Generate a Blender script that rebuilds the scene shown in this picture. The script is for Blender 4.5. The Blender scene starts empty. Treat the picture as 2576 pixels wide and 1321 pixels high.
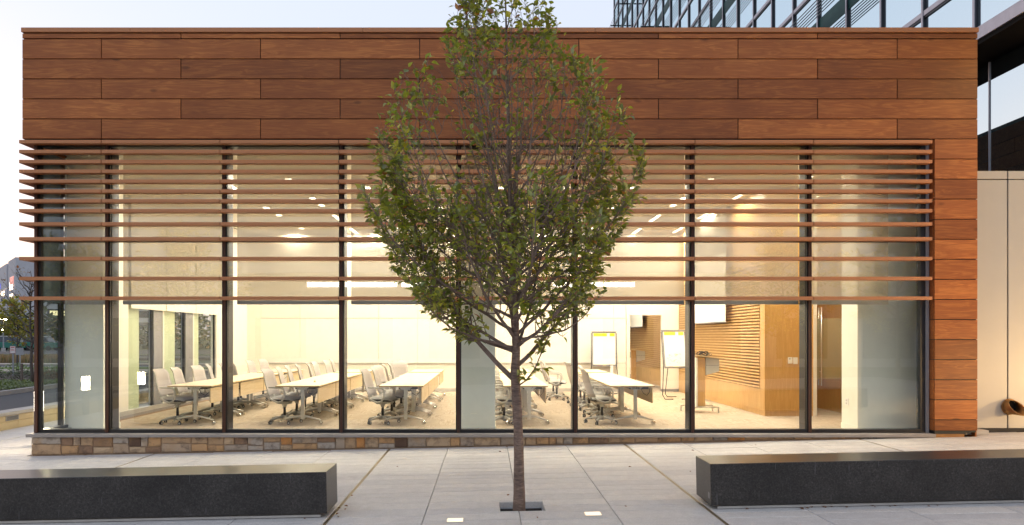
import bpy, math, random
import numpy as np
from mathutils import Vector, Matrix
random.seed(7)
C = bpy.context.scene.collection
SC = bpy.context.scene
PI = math.pi

# ------------------------------------------------------------------ camera, sky, sun, exposure
EYE = 1.61
cam_d = bpy.data.cameras.new('camera')
cam = bpy.data.objects.new('camera', cam_d); C.objects.link(cam)
cam.location = (0, 0, EYE); cam.rotation_euler = (PI/2, 0, 0)
cam_d.sensor_width = 36; cam_d.lens = 1760/2576*36
cam_d.shift_x = 63/2576; cam_d.shift_y = 186.5/2576
cam_d.clip_start = 0.1; cam_d.clip_end = 6000
SC.camera = cam

SUN_EL, SUN_ROT = math.radians(1.2), math.radians(-48)
wd = bpy.data.worlds.new("World"); SC.world = wd; wd.use_nodes = True
wn = wd.node_tree.nodes; wl = wd.node_tree.links
sky = wn.new('ShaderNodeTexSky'); sky.sky_type = 'NISHITA'; sky.sun_disc = False
sky.sun_elevation = SUN_EL; sky.sun_rotation = SUN_ROT
sky.air_density = 1.0; sky.dust_density = 2.2; sky.ozone_density = 1.6; sky.altitude = 50
bg = wn['Background']; bg.inputs['Strength'].default_value = 0.058
wl.new(sky.outputs[0], bg.inputs['Color'])
# even pale veil of high thin cloud, the same all round
veil = wn.new('ShaderNodeBackground'); veil.inputs['Color'].default_value = (.80, .85, 1.0, 1); veil.inputs['Strength'].default_value = .325
addw = wn.new('ShaderNodeAddShader'); wl.new(bg.outputs[0], addw.inputs[0]); wl.new(veil.outputs[0], addw.inputs[1])
wl.new(addw.outputs[0], wn['World Output'].inputs['Surface'])

sun_d = bpy.data.lights.new('sun', 'SUN'); sun_d.energy = 0.12; sun_d.angle = math.radians(12)
sun_d.color = (1, .8, .62)
sun = bpy.data.objects.new('sun', sun_d); C.objects.link(sun)
sdir = Vector((math.sin(SUN_ROT)*math.cos(SUN_EL), math.cos(SUN_ROT)*math.cos(SUN_EL), math.sin(SUN_EL)))
sun.rotation_euler = sdir.to_track_quat('Z', 'Y').to_euler()

SC.view_settings.view_transform = 'Standard'; SC.view_settings.look = 'None'
SC.view_settings.exposure = 1.48; SC.view_settings.gamma = 1
SC.view_settings.use_curve_mapping = False
SC.render.engine = 'CYCLES'
cy = SC.cycles
cy.use_denoising = True
try: cy.denoiser = 'OPENIMAGEDENOISE'
except Exception: pass
cy.max_bounces = 9; cy.transparent_max_bounces = 24; cy.diffuse_bounces = 5; cy.glossy_bounces = 4
cy.transmission_bounces = 6
cy.sample_clamp_indirect = 6; cy.caustics_reflective = False; cy.caustics_refractive = False
K_IN = 0.32          # interior lamps
WARM = (1, .89, .73)

# ------------------------------------------------------------------ helpers
def PX(xd, yd, Y):
    """photo position (2576-wide) at depth Y -> point in the place"""
    return Vector(((xd-1225)*Y/1760, Y, EYE-(yd-847)*Y/1760))
def gz(x, y=0):
    return -0.12 + 0.0207*max(-10.4, min(13, x))

class MB:
    def __init__(s): s.v = []; s.f = []; s.c = []
    def add(s, vs, fs, col=None):
        n = len(s.v); s.v += [tuple(p) for p in vs]
        s.f += [tuple(n+i for i in q) for q in fs]
        if col is not None: s.c += [col]*len(vs)
        return s
    def box(s, x0, x1, y0, y1, z0, z1):
        return s.add([(x0,y0,z0),(x1,y0,z0),(x1,y1,z0),(x0,y1,z0),(x0,y0,z1),(x1,y0,z1),(x1,y1,z1),(x0,y1,z1)],
                     [(0,3,2,1),(4,5,6,7),(0,1,5,4),(1,2,6,5),(2,3,7,6),(3,0,4,7)])
    def slab(s, pts, z0, z1):
        n = len(pts)
        vs = [(p[0],p[1],z0) for p in pts]+[(p[0],p[1],z1) for p in pts]
        fs = [tuple(range(n-1,-1,-1)), tuple(range(n,2*n))]+[(i,(i+1)%n,n+(i+1)%n,n+i) for i in range(n)]
        return s.add(vs, fs)
    def tube(s, pts, r, n=6, caps=True, sx=1.0):
        pts = [Vector(p) for p in pts]
        rs = r if isinstance(r, (list, tuple)) else [r]*len(pts)
        vs = []; fs = []
        up = None
        for i, p in enumerate(pts):
            d = (pts[min(i+1,len(pts)-1)]-pts[max(i-1,0)])
            if d.length < 1e-9: d = Vector((0,0,1))
            d.normalize()
            if up is None:
                a = Vector((0,0,1)) if abs(d.z) < .9 else Vector((1,0,0))
                up = a.cross(d).normalized()
            up = (up-d*up.dot(d))
            if up.length < 1e-6: up = d.orthogonal()
            up.normalize()
            w = d.cross(up)
            for k in range(n):
                t = 2*PI*k/n
                vs.append(p+(up*math.cos(t)*sx+w*math.sin(t))*rs[i])
        for i in range(len(pts)-1):
            for k in range(n):
                fs.append((i*n+k, i*n+(k+1)%n, (i+1)*n+(k+1)%n, (i+1)*n+k))
        if caps:
            fs.append(tuple(range(n-1,-1,-1))); m = (len(pts)-1)*n
            fs.append(tuple(range(m, m+n)))
        return s.add(vs, fs)
    def cyl(s, p0, p1, r0, r1=None, n=12): return s.tube([p0,p1],[r0, r0 if r1 is None else r1], n)
    def mesh(s, name, mat, smooth=False):
        me = bpy.data.meshes.new(name); me.from_pydata(s.v, [], s.f)
        for m in (mat if isinstance(mat, (list,tuple)) else [mat]): me.materials.append(m)
        if smooth: me.polygons.foreach_set('use_smooth', [True]*len(me.polygons))
        me.update()
        return me
    def build(s, name, mat, parent=None, smooth=False, bevel=0, loc=None, rot=None):
        o = bpy.data.objects.new(name, s.mesh(name, mat, smooth)); C.objects.link(o)
        if parent: o.parent = parent
        if loc is not None: o.location = loc
        if rot is not None: o.rotation_euler = rot
        if bevel:
            m = o.modifiers.new('bevel', 'BEVEL'); m.width = bevel; m.segments = 2; m.limit_method = 'ANGLE'
        return o

def tag(o, label=None, cat=None, group=None, kind=None):
    if label: o['label'] = label
    if cat: o['category'] = cat
    if group: o['group'] = group
    if kind: o['kind'] = kind
    return o
def empty(name, label, cat, loc=(0,0,0), rz=0, group=None):
    o = bpy.data.objects.new(name, None); C.objects.link(o); o.empty_display_size = .2
    o.location = loc; o.rotation_euler = (0,0,rz)
    return tag(o, label, cat, group)
def copy_tree(o, parent=None):
    c = o.copy(); C.objects.link(c)
    if parent: c.parent = parent
    for ch in list(o.children): copy_tree(ch, c)
    return c
def area_lamp(name, parent, loc, sx, sy, power, color=WARM, rot=(0,0,0), spread=None):
    d = bpy.data.lights.new(name, 'AREA'); d.shape = 'RECTANGLE'; d.size = sx; d.size_y = sy
    d.energy = power; d.color = color
    if spread: d.spread = spread
    o = bpy.data.objects.new(name, d); C.objects.link(o); o.parent = parent; o.location = loc; o.rotation_euler = rot
    return o
def point_lamp(name, parent, loc, power, color=WARM, r=.1):
    d = bpy.data.lights.new(name, 'POINT'); d.energy = power; d.color = color; d.shadow_soft_size = r
    o = bpy.data.objects.new(name, d); C.objects.link(o); o.parent = parent; o.location = loc
    return o

# ------------------------------------------------------------------ materials
class NT:
    def __init__(s, name):
        s.m = bpy.data.materials.new(name); s.m.use_nodes = True
        s.t = s.m.node_tree; s.n = s.t.nodes; s.p = s.n.get('Principled BSDF'); s.out = s.n.get('Material Output')
    def new(s, typ, **kw):
        o = s.n.new(typ)
        for k, v in kw.items(): setattr(o, k, v)
        return o
    def link(s, a, b): s.t.links.new(a, b)
    def set(s, node, **kw):
        for k, v in kw.items(): node.inputs[k.replace('_',' ')].default_value = v
    def ramp(s, fac, stops, interp='LINEAR'):
        r = s.new('ShaderNodeValToRGB'); r.color_ramp.interpolation = interp
        e = r.color_ramp.elements
        while len(e) < len(stops): e.new(0.5)
        for i, (p, c) in enumerate(stops): e[i].position = p; e[i].color = (*c, 1) if len(c) == 3 else c
        s.link(fac, r.inputs[0]); return r.outputs[0]
    def coords(s, kind='Object', scale=(1,1,1), rnd=0.0):
        tc = s.new('ShaderNodeTexCoord'); mp = s.new('ShaderNodeMapping'); mp.inputs['Scale'].default_value = scale
        s.link(tc.outputs[kind], mp.inputs['Vector'])
        if rnd:
            oi = s.new('ShaderNodeObjectInfo'); mm = s.new('ShaderNodeVectorMath', operation='MULTIPLY')
            cb = s.new('ShaderNodeCombineXYZ')
            for i in range(3): s.link(oi.outputs['Random'], cb.inputs[i])
            mm.inputs[1].default_value = (rnd, rnd*.7, rnd*1.3)
            s.link(cb.outputs[0], mm.inputs[0]); s.link(mm.outputs[0], mp.inputs['Location'])
        return mp.outputs[0]
    def noise(s, vec, scale=5, detail=4, rough=.55, dist=0):
        t = s.new('ShaderNodeTexNoise'); t.inputs['Scale'].default_value = scale; t.inputs['Detail'].default_value = detail
        t.inputs['Roughness'].default_value = rough; t.inputs['Distortion'].default_value = dist
        s.link(vec, t.inputs['Vector']); return t.outputs['Fac']
    def mix(s, a, b, fac, mode='MIX'):
        m = s.new('ShaderNodeMix', data_type='RGBA', blend_type=mode)
        for sock, v in ((m.inputs[0], fac), (m.inputs[6], a), (m.inputs[7], b)):
            if isinstance(v, (int, float)): sock.default_value = v
            elif isinstance(v, tuple): sock.default_value = (*v, 1) if len(v) == 3 else v
            else: s.link(v, sock)
        return m.outputs[2]
    def bump(s, h, strength=.3, dist=.01):
        b = s.new('ShaderNodeBump'); b.inputs['Strength'].default_value = strength; b.inputs['Distance'].default_value = dist
        s.link(h, b.inputs['Height']); s.link(b.outputs[0], s.p.inputs['Normal'])
    def rand(s): return s.new('ShaderNodeObjectInfo').outputs['Random']

def plain(name, col, rough=.5, metal=0.0, var=.08, scale=6, bump=0, spec=.5, coat=0):
    t = NT(name); v = t.coords('Object', rnd=13)
    n = t.noise(v, scale, 4)
    lo = tuple(c*(1-var) for c in col); hi = tuple(min(1, c*(1+var)) for c in col)
    t.link(t.ramp(n, [(.3, lo), (.7, hi)]), t.p.inputs['Base Color'])
    t.p.inputs['Roughness'].default_value = rough; t.p.inputs['Metallic'].default_value = metal
    t.p.inputs['Specular IOR Level'].default_value = spec
    if coat: t.p.inputs['Coat Weight'].default_value = coat
    if bump: t.bump(t.noise(v, scale*8, 3), bump, .004)
    return t.m
def emis(name, col, strength):
    t = NT(name); t.p.inputs['Base Color'].default_value = (*col, 1)
    t.p.inputs['Emission Color'].default_value = (*col, 1); t.p.inputs['Emission Strength'].default_value = strength
    return t.m

def wood_panel_mat(name, dark, mid, light, rough=.42, along=0, grain=1.0, rv=.5):
    """long veneer figure; along = axis of the grain (0 x, 1 y, 2 z)"""
    t = NT(name)
    sc = [6.5, 6.5, 6.5]; sc[along] = .75
    v = t.coords('Object', tuple(sc), rnd=37)
    n1 = t.noise(v, 1.6*grain, 3, .5, 1.6)
    w = t.new('ShaderNodeMath', operation='MULTIPLY'); w.inputs[1].default_value = 22; t.link(n1, w.inputs[0])
    sn = t.new('ShaderNodeMath', operation='SINE'); t.link(w.outputs[0], sn.inputs[0])
    mr = t.new('ShaderNodeMapRange'); mr.inputs[1].default_value = -1; mr.inputs[2].default_value = 1; t.link(sn.outputs[0], mr.inputs[0])
    sc2 = [90, 90, 90]; sc2[along] = 3
    v2 = t.coords('Object', tuple(sc2), rnd=11); n2 = t.noise(v2, 1.0, 3, .6)
    n3 = t.noise(t.coords('Object', (1,1,1), rnd=19), 1.3, 3, .5)
    c = t.ramp(mr.outputs[0], [(0, mid), (.75, tuple(.5*(a+b) for a, b in zip(mid, light))), (1, light)])
    c = t.mix(c, dark, t.ramp(n3, [(.45, (0,0,0)), (.8, (.55,)*3)]))
    c = t.mix(c, dark, t.ramp(n2, [(.42, (0,0,0)), (.78, (.6,)*3)]))
    kn = t.new('ShaderNodeTexVoronoi'); kn.inputs['Scale'].default_value = 1.0
    ks = [2.4, 2.4, 2.4]; ks[along] = 1.1
    t.link(t.coords('Object', tuple(ks), rnd=53), kn.inputs['Vector'])
    c = t.mix(c, tuple(x*.4 for x in dark), t.ramp(kn.outputs['Distance'], [(0, (.8,)*3), (.055, (.55,)*3), (.1, (0,0,0))]))
    r = t.rand()
    br = t.ramp(r, [(0, (1-rv*.42,)*3), (.5, (1,)*3), (1, (1+rv*.34, 1+rv*.40, 1+rv*.45))])
    c = t.mix(c, br, 1.0, 'MULTIPLY')
    t.link(c, t.p.inputs['Base Color'])
    t.p.inputs['Roughness'].default_value = rough; t.p.inputs['Specular IOR Level'].default_value = .28
    t.bump(n2, .08, .003)
    return t.m

M = {}
M['cladding'] = wood_panel_mat('cladding wood', (.155,.043,.013), (.300,.092,.0235), (.41,.142,.036), rv=.85)
M['copper'] = plain('copper brown paint', (.44,.178,.070), .5, .0, .05, 40, 0.05)
M['frame'] = plain('dark bronze frame', (.018,.018,.022), .35, .3, .1)
M['framebrown'] = plain('brown mullion cap', (.085,.033,.02), .5, .0)
M['gasket'] = plain('black gasket', (.008,.008,.01), .5)
M['greymetal'] = plain('grey metal', (.28,.28,.30), .45, .4)
M['sill'] = plain('cast sill', (.30,.27,.25), .75, 0, .1, 3, .1)
M['white'] = plain('white paint', (.80,.76,.68), .6, 0, .02)
M['colpaint'] = plain('off white column paint', (.86,.86,.78), .55, 0, .02)
M['whiteboard'] = plain('white glass board', (.84,.82,.77), .25, 0, .02)
M['ceiling'] = plain('ceiling', (.72,.68,.60), .8, 0, .03)
M['trim'] = plain('aluminium trim', (.55,.53,.50), .4, .5)
M['maple'] = wood_panel_mat('maple veneer', (.50,.29,.11), (.60,.37,.155), (.66,.42,.19), .4, 2, 1.0, .12)
M['mapledark'] = wood_panel_mat('maple panel', (.48,.26,.075), (.58,.325,.10), (.64,.37,.125), .4, 2, 1.0, .12)
M['slat'] = wood_panel_mat('maple slat', (.55,.33,.13), (.66,.42,.18), (.72,.47,.22), .45, 1, 1.0, .1)
M['slatback'] = plain('slat backing', (.50,.29,.115), .7)
M['tabletop'] = plain('pale maple laminate', (.74,.62,.44), .35, 0, .04, 3)
M['tableedge'] = plain('table edge', (.55,.40,.22), .5)
M['modesty'] = wood_panel_mat('modesty panel veneer', (.58,.42,.23), (.68,.52,.31), (.73,.57,.36), .45, 1, 1.0, .1)
M['steel'] = plain('satin steel', (.62,.60,.57), .28, .85, .05)
M['chairplastic'] = plain('chair plastic', (.50,.48,.44), .45, 0, .03)
M['chairback'] = plain('chair back mesh', (.44,.40,.39), .8, 0, .06, 120, .15)
M['chairseat'] = plain('seat fabric', (.40,.39,.37), .9, 0, .1, 150, .2)
M['blackplastic'] = plain('black plastic', (.015,.015,.016), .4)
M['chrome'] = plain('chrome', (.75,.74,.72), .12, 1.0)
M['basalt_top'] = None
M['brass'] = plain('brass strip', (.36,.29,.19), .45, .5)
M['bronze'] = plain('aged bronze', (.30,.17,.07), .35, .9, .3, 9)
M['beige'] = plain('beige metal panel', (.41,.395,.37), .5, .1, .02, 3)
M['towersilver'] = plain('silver aluminium', (.42,.40,.44), .4, .3)
M['towerdark'] = plain('dark soffit', (.014,.012,.011), .9, spec=.1)
M['mullionnavy'] = plain('navy mullion body', (.02,.022,.035), .5)
M['skyreflectshade'] = plain('sky reflection shade', (.075,.11,.135), .8)  # fabric colour carries the dim look of unlit glass reflecting sky
M['reflectband'] = plain('green reflection and pen', (.010,.060,.058), .5, 0, .15, spec=.15)  # colour of the painted tower reflection, also used for a pen
M['shadearm'] = plain('dark green steel', (.02,.035,.04), .4, .3)
M['asphalt'] = plain('asphalt', (.055,.055,.06), .9, 0, .2, 60, .2)
M['concrete'] = plain('concrete', (.40,.38,.36), .85, 0, .1, 4, .1)
M['kerbstone'] = plain('kerb', (.42,.40,.38), .85, 0, .1, 4, .1)
M['limestone'] = plain('limestone', (.52,.42,.26), .8, 0, .1, 3, .15)
M['officewall'] = plain('office precast', (.50,.49,.53), .85, 0, .06, .5)
M['officeglass'] = plain('office glass', (.035,.045,.06), .1, 0, .2)
M['bluebuilding'] = plain('pale blue facade', (.28,.33,.42), .8, 0, .06, .5)
M['timber'] = plain('weathered timber', (.16,.13,.11), .85, 0, .2, 20)
M['galv'] = plain('galvanised post', (.30,.31,.33), .5, .5)
M['signwhite'] = plain('sign white', (.72,.70,.70), .5)
M['signred'] = plain('sign red', (.5,.08,.07), .5)
M['paper'] = plain('paper', (.86,.86,.84), .8, 0, .01)
M['yellow'] = plain('yellow header', (.80,.62,.03), .6)
M['screenwhite'] = plain('projection fabric', (.85,.84,.80), .8, 0, .01)
M['screengrey'] = plain('grey drop fabric', (.40,.38,.34), .85, 0, .02)
M['soil'] = plain('soil', (.05,.035,.025), .95, 0, .3, 30, .4)
M['bark_grey'] = plain('grey bark', (.10,.085,.075), .9, 0, .3, 25, .4)
M['reflectgreen'] = plain('pale green reflection', (.62,.66,.50), .35, 0, .03)  # colour of room reflections in the left side glass
M['vanwhite'] = plain('van paint', (.6,.6,.58), .3)
M['vangreen'] = plain('green van paint', (.01,.13,.10), .3)
M['rubber'] = plain('rubber', (.02,.02,.02), .8)
M['letterred'] = emis('sign letters', (1,.45,.38), .22)
M['letterblue'] = emis('blue sign', (.10,.10,1), .6)
M['litwindow'] = emis('lit office window', (1,.85,.45), .3)
M['lampglow'] = emis('lamp glow', (1,.78,.45), 60)
M['bollardglow'] = emis('bollard glow', (1,.86,.68), 7)
M['ceilglow'] = emis('ceiling light diffuser', (1,.90,.74), 9)
M['groundglow'] = emis('ground light lens', (1,.82,.58), .32)
M['exitgreen'] = emis('exit green', (.05,1,.12), 1.6)
M['ribbonglow'] = emis('lit ribbon window', (1,.93,.74), 6)

# stone, paver, basalt, bark, leaf, carpet, glass, shade
t = NT('ashlar stone'); v = t.coords('Object', rnd=29)
pal = t.ramp(t.rand(), [(0,(0.471,0.315,0.186)),(.16,(0.400,0.315,0.240)),(.30,(0.528,0.378,0.240)),(.44,(0.286,0.176,0.109)),(.54,(0.428,0.365,0.306)),
                        (.66,(0.543,0.328,0.164)),(.78,(0.486,0.353,0.240)),(.88,(0.121,0.069,0.044)),(.93,(0.571,0.265,0.087)),(.96,(0.428,0.315,0.218))], 'CONSTANT')
n = t.noise(v, 7, 6, .65, .4); n2 = t.noise(v, 3, 3)
c = t.mix(pal, (.10,.07,.05), t.ramp(n, [(.48,(0,)*3),(.72,(.8,)*3)]))
c = t.mix(c, (.42,.24,.09), t.ramp(n2, [(.55,(0,)*3),(.75,(.55,)*3)]))
t.link(c, t.p.inputs['Base Color']); t.p.inputs['Roughness'].default_value = .85; t.bump(n, .7, .012); M['stone'] = t.m
M['mortar'] = plain('mortar', (.34,.24,.16), .9, 0, .1, 20, .3)

t = NT('granite paver'); v = t.coords('Object', rnd=41)
n = t.noise(v, 75, 2, .8); n2 = t.noise(t.coords('Generated', (3,1,1), rnd=5), 2.5, 4); n3 = t.noise(v, 9, 5, .6)
c = t.ramp(n, [(.30,(.49,.47,.45)),(.5,(.58,.56,.54)),(.66,(.62,.60,.585)),(.74,(.76,.75,.74))])
c = t.mix(c, t.ramp(n3, [(.3,(.90,)*3),(.7,(1.05,)*3)]), 1.0, 'MULTIPLY')
c = t.mix(c, t.ramp(t.rand(), [(0,(.90,.90,.91)),(1,(1.06,1.05,1.03))]), 1.0, 'MULTIPLY')
c = t.mix(c, (.16,.14,.13), t.ramp(t.noise(v, 2.2, 6, .7, .5), [(.60,(0,)*3),(.78,(.30,)*3)]))
t.link(c, t.p.inputs['Base Color']); t.p.inputs['Roughness'].default_value = .72; t.bump(n, .15, .003); M['paver'] = t.m
M['jointbed'] = plain('joint bed', (.07,.062,.056), .95, 0, .2, 30)

t = NT('honed basalt'); v = t.coords('Object', rnd=7)
n = t.noise(v, 62, 3, .75); n2 = t.noise(v, 2.5, 5)
c = t.ramp(n, [(.3,(.010,.0092,.0085)),(.52,(.030,.027,.025)),(.64,(.046,.042,.039)),(.74,(.10,.094,.088))])
c = t.mix(c, t.ramp(n2, [(.3,(.7,)*3),(.7,(1.5,)*3)]), 1.0, 'MULTIPLY')
sv = t.noise(t.coords('Object', (34,34,2.2)), 1.6, 1, .4, .2)
gn = t.new('ShaderNodeNewGeometry'); sp = t.new('ShaderNodeSeparateXYZ'); t.link(gn.outputs['Normal'], sp.inputs[0])
up = t.new('ShaderNodeMath', operation='LESS_THAN'); up.inputs[1].default_value = .5; t.link(sp.outputs['Z'], up.inputs[0])
smask = t.new('ShaderNodeMath', operation='MULTIPLY'); t.link(up.outputs[0], smask.inputs[0])
t.link(t.ramp(sv, [(.73,(0,)*3),(.77,(.5,)*3)]), smask.inputs[1])
c = t.mix(c, (.16,.16,.165), smask.outputs[0])
t.link(c, t.p.inputs['Base Color'])
t.p.inputs['Roughness'].default_value = .30; t.bump(n, .05, .001); M['basalt'] = t.m

t = NT('cherry bark'); v = t.coords('Object', (1,1,1))
n = t.noise(t.coords('Object', (14,14,70)), 1.0, 5, .65, .3); n2 = t.noise(v, 12, 4)
c = t.ramp(n, [(.30,(.09,.058,.044)),(.55,(.235,.155,.115)),(.70,(.33,.24,.185)),(.80,(.45,.38,.32))])
c = t.mix(c, (.06,.04,.035), t.ramp(n2, [(.4,(0,)*3),(.75,(.6,)*3)]))
t.link(c, t.p.inputs['Base Color']); t.p.inputs['Roughness'].default_value = .75; t.bump(n, .6, .006); M['bark'] = t.m

M['limb'] = plain('young branch bark', (.205,.145,.115), .8, 0, .3, 20, .3)
def leaf_mat(name, gain=1.0):
    t = NT(name)
    at = t.new('ShaderNodeAttribute', attribute_name='tint')
    c = t.mix(at.outputs['Color'], (gain,)*3, 1.0, 'MULTIPLY')
    d = t.new('ShaderNodeBsdfDiffuse'); tr = t.new('ShaderNodeBsdfTranslucent'); g = t.new('ShaderNodeBsdfGlossy'); g.inputs['Roughness'].default_value = .38
    g.inputs['Color'].default_value = (.85,.86,.74,1)
    t.link(c, d.inputs['Color']); t.link(t.mix(c, (1.35,1.4,.5), 1.0, 'MULTIPLY'), tr.inputs['Color'])
    m1 = t.new('ShaderNodeMixShader'); m1.inputs[0].default_value = .46; t.link(d.outputs[0], m1.inputs[1]); t.link(tr.outputs[0], m1.inputs[2])
    m2 = t.new('ShaderNodeMixShader'); m2.inputs[0].default_value = .12; t.link(m1.outputs[0], m2.inputs[1]); t.link(g.outputs[0], m2.inputs[2])
    t.link(m2.outputs[0], t.out.inputs['Surface']); return t.m
M['leaf'] = leaf_mat('leaf')

t = NT('carpet'); v = t.coords('Object', (3,26,1)); n = t.noise(v, 1.0, 4, .7, .3); n2 = t.noise(t.coords('Object', (90,90,1)), 1.0, 2)
v3 = t.coords('Object', (26,3,1)); n3 = t.noise(v3, 1.0, 4, .7, .3)
ck = t.new('ShaderNodeTexChecker'); ck.inputs['Scale'].default_value = 1.1; t.link(t.coords('Object'), ck.inputs['Vector'])
nn = t.mix(n, n3, ck.outputs['Fac'])
c = t.ramp(nn, [(.33,(.30,.235,.165)),(.5,(.42,.34,.25)),(.66,(.52,.43,.33))])
t.link(c, t.p.inputs['Base Color']); t.p.inputs['Roughness'].default_value = .95; t.bump(n2, .3, .004); M['carpet'] = t.m

def glass_mat(name, tint=(.86,.93,.86), r0=.09, rough=0.0):
    """thin pane: mirror part by Schlick (same from both sides), the rest passes straight through"""
    t = NT(name)
    tr = t.new('ShaderNodeBsdfTransparent'); tr.inputs['Color'].default_value = (*tint, 1)
    g = t.new('ShaderNodeBsdfGlossy'); g.inputs['Roughness'].default_value = rough; g.inputs['Color'].default_value = (.95,.98,1,1)
    lw = t.new('ShaderNodeLayerWeight'); lw.inputs['Blend'].default_value = .5
    pw = t.new('ShaderNodeMath', operation='POWER'); pw.inputs[1].default_value = 5; t.link(lw.outputs['Facing'], pw.inputs[0])
    ma = t.new('ShaderNodeMath', operation='MULTIPLY_ADD'); ma.inputs[1].default_value = 1-r0; ma.inputs[2].default_value = r0
    t.link(pw.outputs[0], ma.inputs[0])
    m = t.new('ShaderNodeMixShader'); t.link(ma.outputs[0], m.inputs[0]); t.link(tr.outputs[0], m.inputs[1]); t.link(g.outputs[0], m.inputs[2])
    t.link(m.outputs[0], t.out.inputs['Surface']); return t.m
M['glass'] = glass_mat('low iron glazing', (.95,.98,.93), .10)
M['doorglass'] = glass_mat('door glass', (.90,.94,.88), .06)

t = NT('solar shade fabric')
vv = t.noise(t.coords('Object', (2,2,160)), 1.0, 2, .6)
cc = t.ramp(vv, [(.3,(.430,.384,.308)),(.7,(.442,.394,.316))])
d = t.new('ShaderNodeBsdfDiffuse'); tr = t.new('ShaderNodeBsdfTranslucent'); tp = t.new('ShaderNodeBsdfTransparent')
t.link(cc, d.inputs['Color']); t.link(cc, tr.inputs['Color']); tp.inputs['Color'].default_value = (1,.95,.86,1)
m1 = t.new('ShaderNodeMixShader'); m1.inputs[0].default_value = .38; t.link(d.outputs[0], m1.inputs[1]); t.link(tr.outputs[0], m1.inputs[2])
m2 = t.new('ShaderNodeMixShader'); m2.inputs[0].default_value = .20; t.link(m1.outputs[0], m2.inputs[1]); t.link(tp.outputs[0], m2.inputs[2])
t.link(m2.outputs[0], t.out.inputs['Surface']); M['shade'] = t.m

t = NT('frosted film')
d = t.new('ShaderNodeBsdfDiffuse'); d.inputs['Color'].default_value = (.62,.55,.40,1)
tp = t.new('ShaderNodeBsdfTransparent'); m1 = t.new('ShaderNodeMixShader'); m1.inputs[0].default_value = .45
t.link(d.outputs[0], m1.inputs[1]); t.link(tp.outputs[0], m1.inputs[2]); t.link(m1.outputs[0], t.out.inputs['Surface']); M['film'] = t.m

t = NT('tower mirror glass')
g = t.new('ShaderNodeBsdfGlossy'); g.inputs['Roughness'].default_value = .01; g.inputs['Color'].default_value = (.76,.90,.94,1)
d = t.new('ShaderNodeBsdfDiffuse'); d.inputs['Color'].default_value = (.02,.03,.035,1)
m1 = t.new('ShaderNodeMixShader'); m1.inputs[0].default_value = .80; t.link(d.outputs[0], m1.inputs[1]); t.link(g.outputs[0], m1.inputs[2])
t.link(m1.outputs[0], t.out.inputs['Surface']); M['towerglass'] = t.m

t = NT('ground cover'); v = t.coords('Object')
t.link(t.ramp(t.noise(v, 1.5, 6, .7), [(.35,(.030,.05,.015)),(.65,(.07,.085,.03))]), t.p.inputs['Base Color']); t.p.inputs['Roughness'].default_value = .95
M['lawn'] = t.m
M['mulch'] = plain('mulch', (.045,.032,.024), .95, 0, .3, 12, .4)
M['sidewalk'] = plain('far sidewalk', (.40,.35,.29), .9, 0, .06, 2)
M['roadpaint'] = plain('road paint', (.7,.7,.68), .8)
M['limegrass'] = plain('mown grass', (.10,.16,.02), .95, 0, .2, 3)

# ------------------------------------------------------------------ ground, roads, pavement
def struct(o): o['kind'] = 'structure'; return o
struct(MB().box(-3000, 3000, -400, 4000, -.9, -.55).build('ground', M['lawn']))
# plaza: a sloped bed with separate granite planks on it
b = MB()
def sloped_slab(b, xs, y0, y1, top, thick=.1):
    for x0, x1 in zip(xs[:-1], xs[1:]):
        z0, z1 = top(x0), top(x1)
        b.add([(x0,y0,z0-thick),(x1,y0,z1-thick),(x1,y1,z1-thick),(x0,y1,z0-thick),(x0,y0,z0),(x1,y0,z1),(x1,y1,z1),(x0,y1,z0)],
              [(0,3,2,1),(4,5,6,7),(0,1,5,4),(1,2,6,5),(2,3,7,6),(3,0,4,7)])
PIT = (.14, .565, 6.93, 7.29)
bed_top = lambda x: gz(x)-.07
for (x0, x1, y0, y1) in ((-10.05,PIT[0],-9,11.3),(PIT[1],14,-9,11.3),(PIT[0],PIT[1],-9,PIT[2]),(PIT[0],PIT[1],PIT[3],11.3),(-10.05,-7.0,11.3,60)):
    sloped_slab(b, [x0, min(max(13.0,x0+.01),x1) if x0 < 13 < x1 else (x0+x1)/2, x1], y0, y1, bed_top, .25)
pavement = struct(b.build('pavement', M['jointbed']))
COLW = .9225
rp = random.Random(3)
pieces = []
def paver_piece(x0, x1, y0, y1):
    if x1-x0 < .02 or y1-y0 < .02: return
    if x1 > PIT[0]-.012 and x0 < PIT[1]+.012 and y1 > PIT[2]-.012 and y0 < PIT[3]+.012:   # cut round the tree pit
        a, bb, c, d = PIT[0]-.012, PIT[1]+.012, PIT[2]-.012, PIT[3]+.012
        paver_piece(x0, min(x1, a), y0, y1); paver_piece(max(x0, bb), x1, y0, y1)
        paver_piece(max(x0,a), min(x1,bb), y0, min(y1, c)) if y0 < c-.02 else None
        paver_piece(max(x0,a), min(x1,bb), max(y0, d), y1) if y1 > d+.02 else None
        return
    pieces.append((x0, x1, y0, y1))
for k in range(-10, 17):
    x0 = -1.53+COLW*k; x1 = x0+COLW
    gl = .020 if k % 4 == 0 else .003
    gr = .020 if (k+1) % 4 == 0 else .003
    y = -3.0+rp.uniform(0, .25)
    ymax = 31 if x0 < -7.5 else 11.39 if x1 > 7.74 else 10.99
    while y < ymax-.05:
        h = rp.choice([.2,.25,.25,.25,.3,.3])
        y1 = min(y+h, ymax)
        xr = x1-gr
        if y > 10.98 and x1 > -7.3 and x0 < -7: xr = min(xr, -7.25)
        if y > 10.98 and x0 < 7.73 and x0 > 5: x0_ = 7.735
        else: x0_ = max(x0+gl, -9.98)
        if y < 10.98 < y1 and -8 < x0 < 7.73: y1 = 10.99
        paver_piece(x0_, xr, y+.0026, y1-.0026)
        y = y1
pv_mesh_cache = {}
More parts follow.
